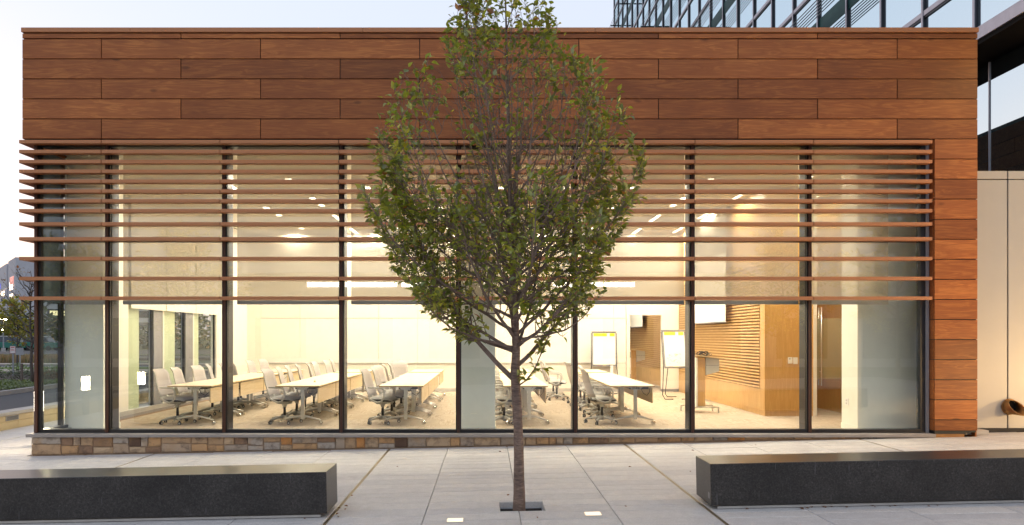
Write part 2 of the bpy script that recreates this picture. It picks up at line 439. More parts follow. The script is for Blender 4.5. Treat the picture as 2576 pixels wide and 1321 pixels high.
def paver_geo(p):
    x0,x1,y0,y1 = p
    dz = rp.uniform(-.0012, .0012); e = .004
    zb = .066
    b = MB()
    def z(x): return gz(x)-gz((x0+x1)/2)
    xc, yc = (x0+x1)/2, (y0+y1)/2
    bot = [(x0,y0),(x1,y0),(x1,y1),(x0,y1)]; top = [(x0+e,y0+e),(x1-e,y0+e),(x1-e,y1-e),(x0+e,y1-e)]
    vs = [(px-xc,py-yc,z(px)-zb) for px,py in bot]+[(px-xc,py-yc,z(px)-e+dz) for px,py in bot]+[(px-xc,py-yc,z(px)+dz) for px,py in top]
    fs = [(0,1,5,4),(1,2,6,5),(2,3,7,6),(3,0,4,7),(4,5,9,8),(5,6,10,9),(6,7,11,10),(7,4,8,11),(8,9,10,11)]
    b.add(vs, fs); return b, (xc, yc, gz(xc))
def in_view(p):
    xc, yc = (p[0]+p[1])/2, (p[2]+p[3])/2
    if yc < 5.8: return False
    xd = 1225+xc*1760/yc; yd = 847+(EYE-gz(xc))*1760/yc
    if not (-60 < xd < 2640 and yd < 1345): return False
    if yc > 6.9 and yc < 8.6 and (xc < -1.7-(yc-6.9)*.25 or xc > 2.35+(yc-6.9)*.25) : return False  # hidden behind the benches
    return True
vis = sorted([p for p in pieces if in_view(p)], key=lambda p: -((p[1]-p[0])*(p[3]-p[2])/((p[2]+p[3])/2)**3))[:296]
vs_ = set(vis)
for p in vis:
    bb, loc = paver_geo(p); bb.build('paver', M['paver'], pavement, loc=loc)
rest = MB()
for p in pieces:
    if p in vs_: continue
    bb, loc = paver_geo(p); rest.add([(a+loc[0],q+loc[1],r+loc[2]) for a,q,r in bb.v], bb.f)
tag(rest.build('paver_field', M['paver'], pavement), kind='stuff')
for k in (-8,-4, 0, 4, 8):                        # slot drains: two thin brass-edged strips in each wide joint
    x = -1.53+COLW*k
    if not -9.5 < x < 13: continue
    b = MB()
    yy = -3.0
    while yy < 10.98:
        y1 = min(yy+1.5, 10.98)
        for s in (-1, 1): b.box(x+s*.011-.005, x+s*.011+.005, yy+.004, y1-.004, gz(x)-.06, gz(x)-.004)
        yy = y1
    b.build('slot_drain', M['brass'], pavement)
b = MB()                                             # steel edging of the tree pit
x0,x1,y0,y1 = PIT
for (a0,a1,c0,c1) in ((x0-.01,x0-.003,y0-.01,y1+.01),(x1+.003,x1+.01,y0-.01,y1+.01),(x0-.003,x1+.003,y1+.003,y1+.01),(x0-.003,x1+.003,y0-.01,y0-.003)):
    b.box(a0,a1,c0,c1,gz(.3)-.16,gz(.3)-.058)
b.build('pit_edging', plain('pit steel', (.42,.44,.46), .6), pavement)
struct(MB().box(x0-.02,x1+.02,y0-.02,y1+.02,gz(.3)-.34,gz(.3)-.15).build('planting_soil', M['soil']))

# street on the left: near road, kerb, planting bed, cross road, verges
def flat(name, pts, z0, z1, mat): return struct(MB().slab(pts, z0, z1).build(name, mat))
road = flat('road', [(-16.9,-200),(-10.42,-200),(-10.42,120),(-16.9,120)], -.54, -.36, M['asphalt'])
bedx = lambda y: -16.2-.095*(y-23.3)
flat('planting_bed', [(-60,-20),(bedx(-20)-.18,-20),(bedx(37)-.18,37),(-60,37)], -.54, -.24, M['mulch'])
kb = MB()
for i in range(19):
    y0, y1 = -20+3*i+.004, -17+3*i-.004
    kb.slab([(bedx(y0)-.17,y0),(bedx(y0),y0),(bedx(y1),y1),(bedx(y1)-.17,y1)], -.5, -.215)
struct(kb.build('kerb', M['kerbstone']))
flat('sidewalk', [(-120,38.4),(-16,38.4),(-16,41.5),(-120,41.5)], -.54, -.30, M['sidewalk'])
flat('grass_verge', [(-120,41.5),(-16,41.5),(-16,43.6),(-120,43.6)], -.54, -.28, M['limegrass'])
flat('cross_road', [(-200,43.6),(30,43.6),(30,48.2),(-200,48.2)], -.54, -.352, M['asphalt'])
struct(MB().box(-200,30,45.3,45.5,-.351,-.346).build('road_line', M['roadpaint']))
flat('far_sidewalk', [(-200,48.2),(30,48.2),(30,50.2),(-200,50.2)], -.54, -.29, M['sidewalk'])
flat('far_road', [(-200,63),(30,63),(30,72),(-200,72)], -.54, -.34, M['asphalt'])
flat('far_verge', [(-200,72),(30,72),(30,77),(-200,77)], -.54, -.30, M['lawn'])
flat('parking_road', [(-260,77),(30,77),(30,100),(-260,100)], -.54, -.345, M['asphalt'])

# low limestone wall beside the plaza
lw = empty('limestone_wall', 'low cream limestone wall between the pavement and the road, with a slotted vent', 'wall', (-10.2, 12, -.33))
yy = -9.0-12; i = 0
while yy < 30:
    L = 1.5
    MB().box(-.14,.15,yy+.004,yy+L-.004,-.02,.145).build('stone_block', M['limestone'], lw, bevel=.006)
    MB().box(-.13,.14,yy-.74+.004,yy-.74+L-.004,.149,.29).build('stone_block', M['limestone'], lw, bevel=.006)
    yy += L
MB().box(-.2,.2,-21.6,30,.293,.36).build('coping', M['concrete'], lw)
v = empty('vent_grille', '', '', (0,0,0)); bpy.data.objects.remove(v)
gb = MB().box(.141,.153,2.62,3.02,.17,.27)
vt = gb.build('vent', M['greymetal'], lw)
s = MB()
for k in range(4): s.box(.153,.16,2.65,2.99,.183+k*.021,.193+k*.021)
s.build('vent_slats', M['frame'], vt)

# ------------------------------------------------------------------ the pavilion
GY = 11.17                                   # front glass plane
FX = [-6.037+1.8608*i for i in range(7)]     # mullion lines
WX0, WX1 = -7.3125, 7.72
pav = empty('meeting_pavilion', 'wood clad single storey glass pavilion with horizontal sunshade blades and lit meeting room', 'building', (0,0,0))
def zw(yd): return EYE+(847-yd)/160
def panel(x0, x1, z0, z1, y0=11.0, y1=11.022, name='wood_panel'):
    xc, zc = (x0+x1)/2, (z0+z1)/2
    hx, hz = (x1-x0)/2-.0065, (z1-z0)/2-.0065
    y1 = y0+(y1-y0)
    e = .003
    vs = [(-hx,y1-y0,-hz),(hx,y1-y0,-hz),(hx,y1-y0,hz),(-hx,y1-y0,hz),(-hx,e,-hz),(hx,e,-hz),(hx,e,hz),(-hx,e,hz),
          (-hx+e,0,-hz+e),(hx-e,0,-hz+e),(hx-e,0,hz-e),(-hx+e,0,hz-e)]
    fs = [(1,0,3,2),(0,1,5,4),(1,2,6,5),(2,3,7,6),(3,0,4,7),(4,5,9,8),(5,6,10,9),(6,7,11,10),(7,4,8,11),(8,9,10,11)]
    return MB().add(vs, fs).build(name, M['cladding'], pav, loc=(xc, y0, zc))
RH = .3145
ztop = 6.292
rowsB = [-4.8125+2.5031*i for i in range(6)]; rowsA = [-6.0640+2.5031*i for i in range(6)]
def row(z0, z1, seams):
    xs = [WX0]+[x for x in seams if WX0+.05 < x < WX1-.05]+[WX1]
    for a, c in zip(xs[:-1], xs[1:]): panel(a, c, z0, z1)
row(6.297, 6.383, rowsB)
for i in range(5):
    row(ztop-RH*(i+1), ztop-RH*i, rowsA if i % 2 == 0 else rowsB)
zlow = ztop-RH*5                             # 4.72
# backing behind the joints, fascia and parapet
MB().box(WX0+.012, WX1-.012, 11.03, 11.14, zlow+.01, 6.38).build('panel_backing', M['gasket'], pav)
cps = [WX0, -5.6, -1.95, 1.7, 5.35, WX1]
for a, c in zip(cps[:-1], cps[1:]):
    MB().box(a+.0015, c-.0015, 10.975, 11.30, 6.392, 6.462).build('coping', M['copper'], pav, bevel=.003)
# right hand pillar
PXL = 7.035
z = zlow
i = 0
while z > .13:
    z0 = max(z-.3155, .128)
    panel(PXL, WX1, z0, z)
    MB().box(PXL+.002, PXL+.02, 11.026, 11.165, z0+.0055, z-.0055).build('wood_panel', M['cladding'], pav)
    z = z0
MB().box(PXL+.022, WX1-.012, 11.03, 11.25, .10, zlow+.008).build('pillar_core', M['gasket'], pav)
MB().box(7.06, 7.53, 11.035, 11.25, -.02, .075).build('pillar_plinth', plain('rusty plinth', (.34,.16,.05), .7, 0, .2, 6), pav)
MB().box(7.055, 7.55, 11.028, 11.25, .077, .125).build('black_flashing', M['gasket'], pav)
# right flank, seen in the neighbour's glass
for i in range(20):
    z0 = 6.292-RH*(i+1)
    ys = [11.026]+[11.6+2.5*j+(1.25 if i % 2 else 0) for j in range(8)]
    for a, c in zip(ys[:-1], ys[1:]):
        MB().box(WX1-.022, WX1, a+.005, c-.005, z0+.005, z0+RH-.005).build('wood_panel', M['cladding'], pav)
MB().box(WX1-.20, WX1-.03, 11.26, 31, .0, 6.38).build('flank_wall', M['gasket'], pav)
# left flank over the glass
for i in range(5):
    z0 = ztop-RH*(i+1)
    for j in range(8):
        a = 11.026+2.5*j+(1.25 if i % 2 else 0)-(1.25 if i % 2 and j == 0 else 0); c = 11.026+2.5*(j+1)+(1.25 if i % 2 else 0)
        MB().box(WX0, WX0+.022, a+.005, c-.005, z0+.005, z0+RH-.005).build('wood_panel', M['cladding'], pav)
MB().box(WX0+.03, WX0+.12, 11.15, 31, zlow+.01, 6.38).build('panel_backing', M['gasket'], pav)
MB().box(WX0, WX0+.3, 11.30, 31, 6.392, 6.462).build('coping', M['copper'], pav)
MB().box(WX0+.13, WX1-.21, 11.31, 31, 6.1, 6.25).build('roof', M['greymetal'], pav)
MB().box(WX0+.13, WX1-.03, 30.9, 31, 0, 6.38).build('rear_wall', M['cladding'], pav)
MB().box(WX0+.02, WX1-.03, 11.145, 11.30, zlow-.03, zlow+.0).build('head_soffit', M['gasket'], pav)

# sunshade blades: front runs broken at each mullion, plus the return along the left flank
blade_y = [352,376.8,402,426.5,451.3,476.2,501,525.8,559,596.5,646.2,696.2,746]
XL = -7.331
for bi, yd in enumerate(blade_y):
    zt = EYE+(847-yd)*10.96/1760; z0 = zt-.0515
    xs = [XL]+[x-.008 for x in FX]+[6.985]
    for j, (a, c) in enumerate(zip(xs[:-1], xs[1:])):
        b = MB()
        a1, c1 = a+(.007 if j else 0), c-.007
        if j == 0:                                   # corner blade: mitred and turning back along the flank
            b.slab([(a1,10.96),(c1,10.96),(c1,11.085),(a1+.135,11.085),(a1+.135,13.4),(a1,13.4)], z0, zt)
        else:
            b.box(a1, c1, 10.96, 11.085, z0, zt)
        b.build('sunshade_blade', M['copper'], pav)
for i, x in enumerate(FX):                            # brackets and mullions
    b = MB()
    for s in (-1, 1): b.box(x+s*.011-.0065, x+s*.011+.0065, 11.088, 11.13, .09, zlow-.035)
    mm = b.build('mullion', M['framebrown'], pav)
    MB().box(x-.040, x+.040, 11.1305, 11.163, .082, zlow-.035).build('pressure_plate', M['gasket'], mm)
    MB().box(x-.038, x+.038, 11.185, 11.405, .09, zlow-.035).build('mullion_body', M['frame'], mm)
    bb = MB()
    for yd in blade_y:
        zt = EYE+(847-yd)*10.96/1760
        bb.box(x-.0135, x+.0, 10.99, 11.087, zt-.040, zt-.012)
    bb.build('blade_bracket', M['frame'], mm)
# corner post and right jamb
cp = MB().box(-7.185, -7.145, 11.10, 11.14, .082, zlow-.035).build('corner_post', M['framebrown'], pav)
MB().box(-7.18, -7.105, 11.1405, 11.21, .082, zlow-.035).build('post_gasket', M['gasket'], cp)
MB().box(6.975, 7.028, 11.12, 11.20, .082, zlow-.035).build('jamb', M['greymetal'], pav)
MB().box(6.90, 6.973, 11.135, 11.24, .085, zlow-.035).build('jamb_frame', M['frame'], pav)
for (z0, z1, y0, y1) in ((.080,.135,11.125,11.25),(3.116,3.138,11.15,11.21),(4.63,zlow-.036,11.12,11.25)):
    MB().box(-7.10, 6.897, y0, y1, z0, z1).build('transom', M['frame'], pav)
# panes
px = [-7.10]+FX+[6.897]
for a, c in zip(px[:-1], px[1:]):
    for z0, z1 in ((.137,3.114),(3.140,4.628)):
        MB().add([(a+.042 if a > -7 else a,GY,z0),(c-.042 if c < 6.8 else c,GY,z0),(c-.042 if c < 6.8 else c,GY,z1),(a+.042 if a > -7 else a,GY,z1)], [(0,1,2,3)]).build('glass_pane', M['glass'], pav)
# roller shades
sx = [-7.0]+FX+[6.88]
for i, (a, c) in enumerate(zip(sx[:-1], sx[1:])):
    x0 = a+(.10 if i else .30); x1 = c-(.05 if i < 7 else .33)
    if i == 0: x0, x1 = -6.86, c-.05
    b = MB().add([(x0,11.42,2.20),(x1,11.42,2.20),(x1,11.42,4.66),(x0,11.42,4.66)], [(0,1,2,3)])
    sh = b.build('roller_shade', M['shade'], pav)
    MB().box(x0, x1, 11.412, 11.428, 2.135, 2.20).build('hem_bar', M['screengrey'], sh)
# sill course and rubble plinth
xs = [-7.235, -5.30, -2.42, -.44, 1.41, 3.27, 5.13, 7.04]
for a, c in zip(xs[:-1], xs[1:]):
    MB().box(a+.0015, c-.0015, 10.965, 11.30, .030, .079).build('sill', M['sill'], pav, bevel=.003)
MB().box(-7.235, -7.0, 11.302, 31, .030, .079).build('sill', M['sill'], pav)
plinth = MB()
sloped_slab(plinth, [-7.17, 5.9], 11.048, 11.22, lambda x: .028, .40)
sloped_slab(plinth, [-7.155, -7.0], 11.222, 31, lambda x: .028, .40)
plinth = plinth.build('stone_plinth', M['mortar'], pav)
rs = random.Random(11)
cells = []
def split(x0, x1, z0, z1, d=0):
    w, h = x1-x0, z1-z0
    if d < 3 and (w > .50 or h > .19 or (w > .24 and h > .11 and rs.random() < .45)):
        if w > h*2.1 or (w > h*1.3 and rs.random() < .3 and h < .2):
            m = x0+w*rs.uniform(.35,.65); split(x0,m,z0,z1,d+1); split(m,x1,z0,z1,d+1)
        else:
            m = z0+h*rs.uniform(.38,.62); split(x0,x1,z0,m,d+1); split(x0,x1,m,z1,d+1)
    else: cells.append((x0,x1,z0,z1))
x = -7.185
while x < 5.6:
    w = rs.uniform(.34,.62); x1 = min(x+w, 5.75)
    zb = gz((x+x1)/2)+.008
    if .027-zb > .025: split(x, x1, zb, .027)
    x = x1
def rough_stone(x0,x1,z0,z1,ax='front'):
    j = .0055; n = 3
    gx0,gx1,gz0,gz1 = x0+j,x1-j,z0+j,z1-j
    pts = []
    yo = rs.uniform(-.012,.006)
    cx, cz = (x0+x1)/2, (z0+z1)/2
    loop = [(0,0),(.33,0),(.67,0),(1,0),(1,.5),(1,1),(.67,1),(.33,1),(0,1),(0,.5)]
    back=[]; mid=[]; front=[]
    for u,w in loop:
        px_, pz_ = gx0+(gx1-gx0)*u+rs.uniform(-.004,.004), gz0+(gz1-gz0)*w+rs.uniform(-.004,.004)
        back.append((px_-cx, .03, pz_-cz)); mid.append((px_-cx, .004+yo, pz_-cz))
        ix, iz = px_+(cx-px_)*.09, pz_+(cz-pz_)*.12
        front.append((ix-cx, -.004+yo+rs.uniform(-.004,.003), iz-cz))
    m = len(loop)
    vs = back+mid+front+[(0,-.008+yo+rs.uniform(-.004,.004),0)]
    fs = [(i,(i+1)%m,m+(i+1)%m,m+i) for i in range(m)]+[(m+i,m+(i+1)%m,2*m+(i+1)%m,2*m+i) for i in range(m)]+[(2*m+i,2*m+(i+1)%m,3*m) for i in range(m)]
    return MB().add(vs,fs).build('stone', M['stone'], plinth, loc=(cx, 11.036, cz))
for c in cells: rough_stone(*c)

# interior shell
MB().box(-7.1, WX1-.21, 11.26, 30.8, -.1, 0.0).build('floor', M['carpet'], pav)
MB().box(-7.1, 6.9, 11.252, 11.60, .001, .012).build('floor_edge', M['white'], pav)  # made white as a reflector, bounces light onto the column faces
MB().box(-7.0, 7.47, 11.62, 30.8, 4.62, 4.66).build('ceiling', M['ceiling'], pav)
MB().box(-7.0, 7.4, 11.36, 11.62, 4.665, 4.68).build('shade_pocket', M['frame'], pav)
for (a,c) in ((-7.12,-6.47),(-.436,.14),(6.25,7.27)):
    cl = MB().box(a, c, 11.80, 12.33, .001, 4.619).build('column', M['colpaint'], pav, bevel=.004)
    MB().box(a-.008, c+.008, 11.792, 12.338, .002, .10).build('baseboard', M['colpaint'], cl)
# left window wall
wl_ = MB().box(-7.17,-7.02,12.34,20.5,.002,.16).build('window_curb', M['trim'], pav)
MB().box(-7.17,-7.02,12.34,13.70,.162,4.619).build('left_wall', M['white'], pav)
MB().box(-7.17,-7.02,18.16,20.5,.162,4.619).build('left_wall', M['white'], pav)
for y0 in (14.78, 16.34):
    w_ = MB().box(-7.15,-7.04,y0,y0+.40,.162,4.619).build('mullion', M['greymetal'], pav)
    MB().box(-7.039,-7.03,y0+.402,y0+.46,.162,4.619).build('edge_trim', M['white'], w_)
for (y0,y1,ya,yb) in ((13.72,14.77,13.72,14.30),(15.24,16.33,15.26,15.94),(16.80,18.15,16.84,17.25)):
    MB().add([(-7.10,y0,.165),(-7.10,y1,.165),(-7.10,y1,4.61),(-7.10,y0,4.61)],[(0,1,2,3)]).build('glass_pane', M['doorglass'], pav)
    MB().box(-7.13,-7.115,ya,yb,.165,4.61).build('painted_reflection', M['reflectgreen'], pav)  # reflection in the side glazing, put into colour as an opaque panel
    MB().box(-7.09,-7.06,y1-.05,y1-.005,.165,4.61).build('window_frame', M['frame'], pav)
MB().add([(-7.165,11.215,.13),(-7.165,12.33,.13),(-7.165,12.33,4.6),(-7.165,11.215,4.6)],[(0,1,2,3)]).build('glass_pane', M['glass'], pav)
MB().box(-7.18,-7.13,11.70,11.79,.002,4.6).build('mullion', M['frame'], pav)
MB().box(-7.18,-7.06,11.215,31,.081,.128).build('transom', M['frame'], pav)
for (a, c) in ((11.222, 11.69), (11.80, 12.33)):
    MB().add([(-7.125,a,2.17),(-7.125,c,2.17),(-7.125,c,4.6),(-7.125,a,4.6)],[(0,1,2,3)]).build('roller_shade', M['skyreflectshade'], pav)
ys = [13.74, 15.26, 16.82, 18.22]
for a, c in zip(ys[:-1], ys[1:]):
    sh = MB().add([(-6.985,a,2.17),(-6.985,c-.03,2.17),(-6.985,c-.03,4.61),(-6.985,a,4.61)],[(0,1,2,3)]).build('roller_shade', M['white'], pav)
# back wall: white boards between reveals, folding partition panels and the open doorway
BW = 20.5
xs = [-6.62+1.148*i for i in range(10)]
MB().box(-7.02, -6.62, BW-.02, BW+.1, .001, 4.619).build('back_wall', M['white'], pav)
MB().box(-6.62, 4.08, BW+.012, BW+.1, .001, 4.619).build('back_wall', M['trim'], pav)
for i in range(len(xs)):
    a = xs[i]; c = xs[i+1] if i < len(xs)-1 else 4.07
    c = min(c, 4.07)
    for z0, z1, m in ((.10,.825,'white'),(.845,2.14,'whiteboard'),(2.155,4.61,'white')):
        MB().box(a+.004, c-.004, BW-.02, BW+.010, z0, z1).build('wall_panel', M[m], pav)
MB().box(-6.62, 3.75, BW-.06, BW-.022, .823, .845).build('marker_tray', M['trim'], pav)
MB().box(-6.62, 4.07, BW-.015, BW+.010, .002, .098).build('baseboard', M['trim'], pav)
MB().box(4.08, 5.62, BW-.02, BW+.1, 2.24, 4.619).build('back_wall', M['white'], pav)
MB().box(5.11, 5.62, BW-.02, BW+.1, .08, 2.238).build('back_wall', M['white'], pav)
MB().box(5.11, 5.62, BW-.01, BW+.09, .002, .078).build('baseboard', M['greymetal'], pav)
dr = MB().box(4.085, 4.19, BW-.015, BW+.9, .02, 2.236).build('door_leaf', M['white'], pav)
hb = MB()
for zz in (.35,1.0,1.75): hb.box(4.191,4.205,BW-.012,BW+.03,zz,zz+.16)
hb.build('hinge', M['frame'], dr)
# next room beyond the doorway
MB().box(-7.0, 5.6, 29.6, 29.7, .001, 4.619).build('far_wall', M['white'], pav)
# right wall in maple: wainscot, slats, plain head
XR = 5.62
def maple(x0,x1,y0,y1,z0,z1,m='maple',name='maple_panel'): return MB().box(x0,x1,y0,y1,z0,z1).build(name, M[m], pav)
MB().box(XR+.06, XR+.16, 14.24, 29.6, .001, 4.619).build('wall_core', M['slatback'], pav)
yy = 14.60
k = 0
while yy < 29.5:
    y1 = min(yy+1.20, 29.55)
    if not (20.45 < yy+.6 < 20.6):
        maple(XR, XR+.055, yy+.002, y1-.002, .105, .545)
    yy = y1
maple(XR, XR+.055, 14.215, 14.598, .105, .545); maple(XR+.012, XR+.058, 14.215, 29.55, .002, .102, name='maple_base')
maple(XR, XR+.055, 14.215, 14.40, .549, 4.615)
yy = 14.40
while yy < 29.5:
    y1 = min(yy+1.52, 29.55)
    maple(XR, XR+.055, yy+.002, y1-.002, 3.09, 4.615); yy = y1
for (a, c) in ((14.403, 20.47), (20.63, 29.5)):
    b = MB(); zz = .556
    while zz < 3.06:
        b.box(XR-.012, XR+.05, a, c, zz, zz+.034); zz += .066
    tag(b.build('slat_screen', M['slat'], pav), kind='stuff')
# end face and the entry screen
maple(XR+.0, 6.385, 14.15, 14.212, .105, 4.615, 'mapledark'); maple(6.389, 6.60, 14.15, 14.212, .105, 4.615, 'mapledark')
maple(XR+.012, 6.60, 14.162, 14.212, .002, .102, 'mapledark', 'maple_base')
MB().box(6.60, 6.66, 14.12, 14.25, .002, 4.619).build('door_jamb', M['white'], pav)
gd = MB().add([(6.665,14.2,.02),(7.45,14.2,.02),(7.45,14.2,4.61),(6.665,14.2,4.61)],[(0,1,2,3)]).build('glass_door', M['doorglass'], pav)
MB().add([(6.67,14.205,.75),(7.45,14.205,.75),(7.45,14.205,1.98),(6.67,14.205,1.98)],[(0,1,2,3)]).build('frosted_band', M['film'], gd)
hb = MB()
for dx in (6.76,): 
    for yo in (14.14, 14.26): hb.tube([(dx,yo,.62),(dx,yo,2.2)], .014, 8)
    for zz in (.9,1.95): hb.tube([(dx,14.14,zz),(dx,14.26,zz)], .009, 6)
hb.build('pull_handle', M['steel'], gd, True)
MB().box(7.47, 7.50, 12.4, 30, .001, 4.619).build('lobby_wall', M['mapledark'], pav)
MB().box(6.6, 7.465, 17.0, 17.1, .001, 4.619).build('lobby_wall', M['mapledark'], pav)

# ------------------------------------------------------------------ ceiling lights
ORD = ['nearest the window', 'second from the window', 'third from the window', 'farthest from the window']
def ceil_light(x, y, L, w, power, label, group, lamp=True):
    r = empty('ceiling_light', label, 'ceiling light', (x, y, 4.619), 0, group)
    b = MB()
    for (a,c,d,e) in ((-w/2-.012,-w/2,-L/2-.012,L/2+.012),(w/2,w/2+.012,-L/2-.012,L/2+.012),(-w/2,w/2,-L/2-.012,-L/2),(-w/2,w/2,L/2,L/2+.012)):
        b.box(a,c,d,e,-.012,0)
    b.build('trim_frame', M['white'], r)
    MB().box(-w/2+.001,w/2-.001,-L/2+.001,L/2-.001,-.006,0).build('diffuser', M['ceilglow'], r)
    if lamp: area_lamp('lamp', r, (0,0,-.016), w, L, power*K_IN, WARM)
    return r
rows_strip = [(-3.78,'above the second table row'),(4.26,'over the aisle beside the lectern')]
for x, nm in rows_strip:
    for i, y in enumerate((17.75, 19.92)):
        ceil_light(x, y, 1.0, .095, 52, 'long recessed strip light %s, %s' % (nm, ('nearer one','one by the back wall')[i]), 'recessed strip lights')
    for i, y in enumerate((13.4, 15.2, 16.0)):
        ceil_light(x, y, .22, .12, 84 if i == 0 else 26, 'short recessed light %s, %s' % (nm, ORD[i]), 'recessed lights in the strip rows')
rows_dot = [(-5.14,'over the leftmost tables'),(-2.42,'over the third table row'),(-1.06,'left of the room centre'),(.30,'above the tables behind the tree'),(1.6,'right of the tree'),(2.9,'over the rightmost tables')]
for x, nm in rows_dot:
    for i, y in enumerate((14.1,16.3,17.3,19.4)):
        ceil_light(x, y, .20, .13, 50 if i == 0 else 25, 'short bright recessed downlight %s, %s' % (nm, ORD[i]), 'recessed downlights')
for i, y in enumerate((15.3, 17.3, 19.7)):
    ceil_light(5.38, y, 1.0, .08, 95, 'wall washer strip by the maple slat wall, %s' % (['nearest the window','middle one','farthest from the window'][i]), 'wall washer strips')
for i, x in enumerate((-5.6,-3.2,-.8,1.6)):
    ceil_light(x, 20.40, .06, .45, 60, 'added wall washer along the white back wall, %s' % (['first from the left','second from the left','third from the left','beside the doorway'][i]), 'added back wall washers')  # added lamps without a known fixture, they light the back wall
for i, (x,y) in enumerate(((1.5,24.0),(4.2,23.5))):
    ceil_light(x, y, 1.1, .13, 240, 'strip light in the next room seen through the doorway, %s' % (['deep inside','near the slats'][i]), 'lights in the next room')

ceil_light(7.05, 15.4, .9, .13, 45, 'added strip light in the lobby behind the glass door', 'added lobby light')  # added lamp, brightens the lobby behind the door
ceil_light(6.05, 13.2, .24, .13, 85, 'added downlight in front of the maple end wall with the switches', 'added end wall downlight')  # added lamp out of sight, brightens the maple end wall
# ------------------------------------------------------------------ chairs
def make_chair():
    r = empty('task_chair', '', 'chair')
    # seat cushion
    b = MB(); nx, ny = 8, 8
    def seat_pt(u, v, top):
        x = -.21+.46*u; y = (-.235+.47*v)*(1-.10*max(0,(u-.6))/.4)
        ex = min(1, min(u,1-u)*7); ey = min(1, min(v,1-v)*7); e = math.sqrt(max(0,1-(1-ex)**2))*math.sqrt(max(0,1-(1-ey)**2))
        droop = -.035*max(0,u-.7)/.3
        return (x, y, (.455+.045*e if top else .452-.010*e)+droop+.008*abs(v-.5)*2)
    for top in (1,0):
        vs = [seat_pt(i/nx,j/ny,top) for i in range(nx+1) for j in range(ny+1)]
        fs = [(i*(ny+1)+j,(i+1)*(ny+1)+j,(i+1)*(ny+1)+j+1,i*(ny+1)+j+1) for i in range(nx) for j in range(ny)]
        b.add(vs, fs if top else [q[::-1] for q in fs])
    b.build('seat', M['chairseat'], r, True)
    b = MB(); b.slab([(-.2,-.19),(.2,-.2),(.245,-.12),(.245,.12),(.2,.2),(-.2,.19)], .418, .444); b.build('seat_pan', M['blackplastic'], r)
    # backrest: thin dished shell
    b = MB(); nu, nv = 8, 10
    def back_pt(u, v, o):
        h = .50+.50*v; w = (.225-.03*v+.012*math.sin(v*PI))*(1 if v < .93 else 1-.12*((v-.93)/.07)**2)
        y = (u*2-1)*w
        x = -.225-.11*v-.02*math.sin(v*PI*.9)+.045*v*v*0-.055*max(0,v-.86)/.14+.05*(abs(u*2-1)**2)*(1-.5*v)
        return (x-o, y, h)
    for o in (0, .02):
        vs = [back_pt(i/nu,j/nv,o) for i in range(nu+1) for j in range(nv+1)]
        fs = [(i*(nv+1)+j,(i+1)*(nv+1)+j,(i+1)*(nv+1)+j+1,i*(nv+1)+j+1) for i in range(nu) for j in range(nv)]
        b.add(vs, fs[::1] if o else [q[::-1] for q in fs])
    m = (nu+1)*(nv+1)
    rim = [i*(nv+1) for i in range(nu+1)]+[nu*(nv+1)+j for j in range(1,nv+1)]+[i*(nv+1)+nv for i in range(nu-1,-1,-1)]+[j for j in range(nv-1,0,-1)]
    b.f += [(rim[k], rim[(k+1)%len(rim)], m+rim[(k+1)%len(rim)], m+rim[k]) for k in range(len(rim))]
    b.build('backrest', M['chairback'], r, True)
    b = MB()
    for s in (0,1):
        b.tube([Vector(back_pt(s, j/8, .01)) for j in range(9)], .011, 6)
    b.tube([Vector(back_pt(i/6, 1, .01)) for i in range(7)], .010, 6)
    b.tube([Vector(back_pt(i/6, 0, .01)) for i in range(7)], .012, 6)
    b.tube([(-.23,0,.52),(-.20,0,.46),(-.10,0,.41),(.02,0,.40)], [.03,.03,.035,.04], 8, sx=1)
    b.build('back_frame', M['chairplastic'], r, True)
    # arms
    for s in (-1,1):
        b = MB()
        b.tube([(-.20,s*.215,.50),(-.15,s*.235,.45),(-.02,s*.25,.405),(.06,s*.265,.42),(.115,s*.285,.50),(.125,s*.29,.60),(.105,s*.29,.655),(.05,s*.29,.675),(-.10,s*.285,.68),(-.19,s*.265,.675)],
               [.016,.018,.02,.019,.016,.015,.016,.017,.017,.010], 7)
        b.build('arm', M['chairplastic'], r, True)
    b = MB(); b.slab([(-.10,-.09),(.12,-.08),(.12,.08),(-.10,.09)], .36, .417); b.cyl((0,0,.30),(0,0,.36),.035,.05)
    b.tube([(.02,-.05,.375),(.05,-.17,.33),(.05,-.21,.30)],[.006,.006,.012],6)
    b.build('tilt_mechanism', M['chairplastic'], r)
    MB().cyl((0,0,.12),(0,0,.31),.025,.022).build('gas_lift', M['blackplastic'], r, True)
    b = MB(); b.cyl((0,0,.07),(0,0,.145),.045,.034)
    cast = []
    for k in range(5):
        a = 2*PI*k/5+.35; ca, sa = math.cos(a), math.sin(a)
        b.tube([(.02*ca,.02*sa,.115),(.15*ca,.15*sa,.105),(.30*ca,.30*sa,.078)],[.03,.024,.016],6); cast.append((.30*ca,.30*sa,a))
    b.build('star_base', M['chairplastic'], r, True)
    b0 = MB()
    for s in (-1,1): b0.cyl((0,s*.008,.031),(0,s*.026,.031),.030,.028,12)
    b0.cyl((0,0,.03),(0,0,.078),.008,n=6); b0.box(-.012,.012,-.0075,.0075,.03,.066)
    cm = b0.mesh('caster', M['rubber'])
    cb = MB(); cb.cyl((0,-.0275,.031),(0,.0275,.031),.018,n=10)
    hm = cb.mesh('wheel_hub', M['chairplastic'])
    for i, (x,y,a) in enumerate(cast):
        o = bpy.data.objects.new('caster', cm); C.objects.link(o); o.parent = r; o.location = (x,y,0); o.rotation_euler = (0,0,a+1.1*i)
        h = bpy.data.objects.new('wheel_hub', hm); C.objects.link(h); h.parent = o
    return r

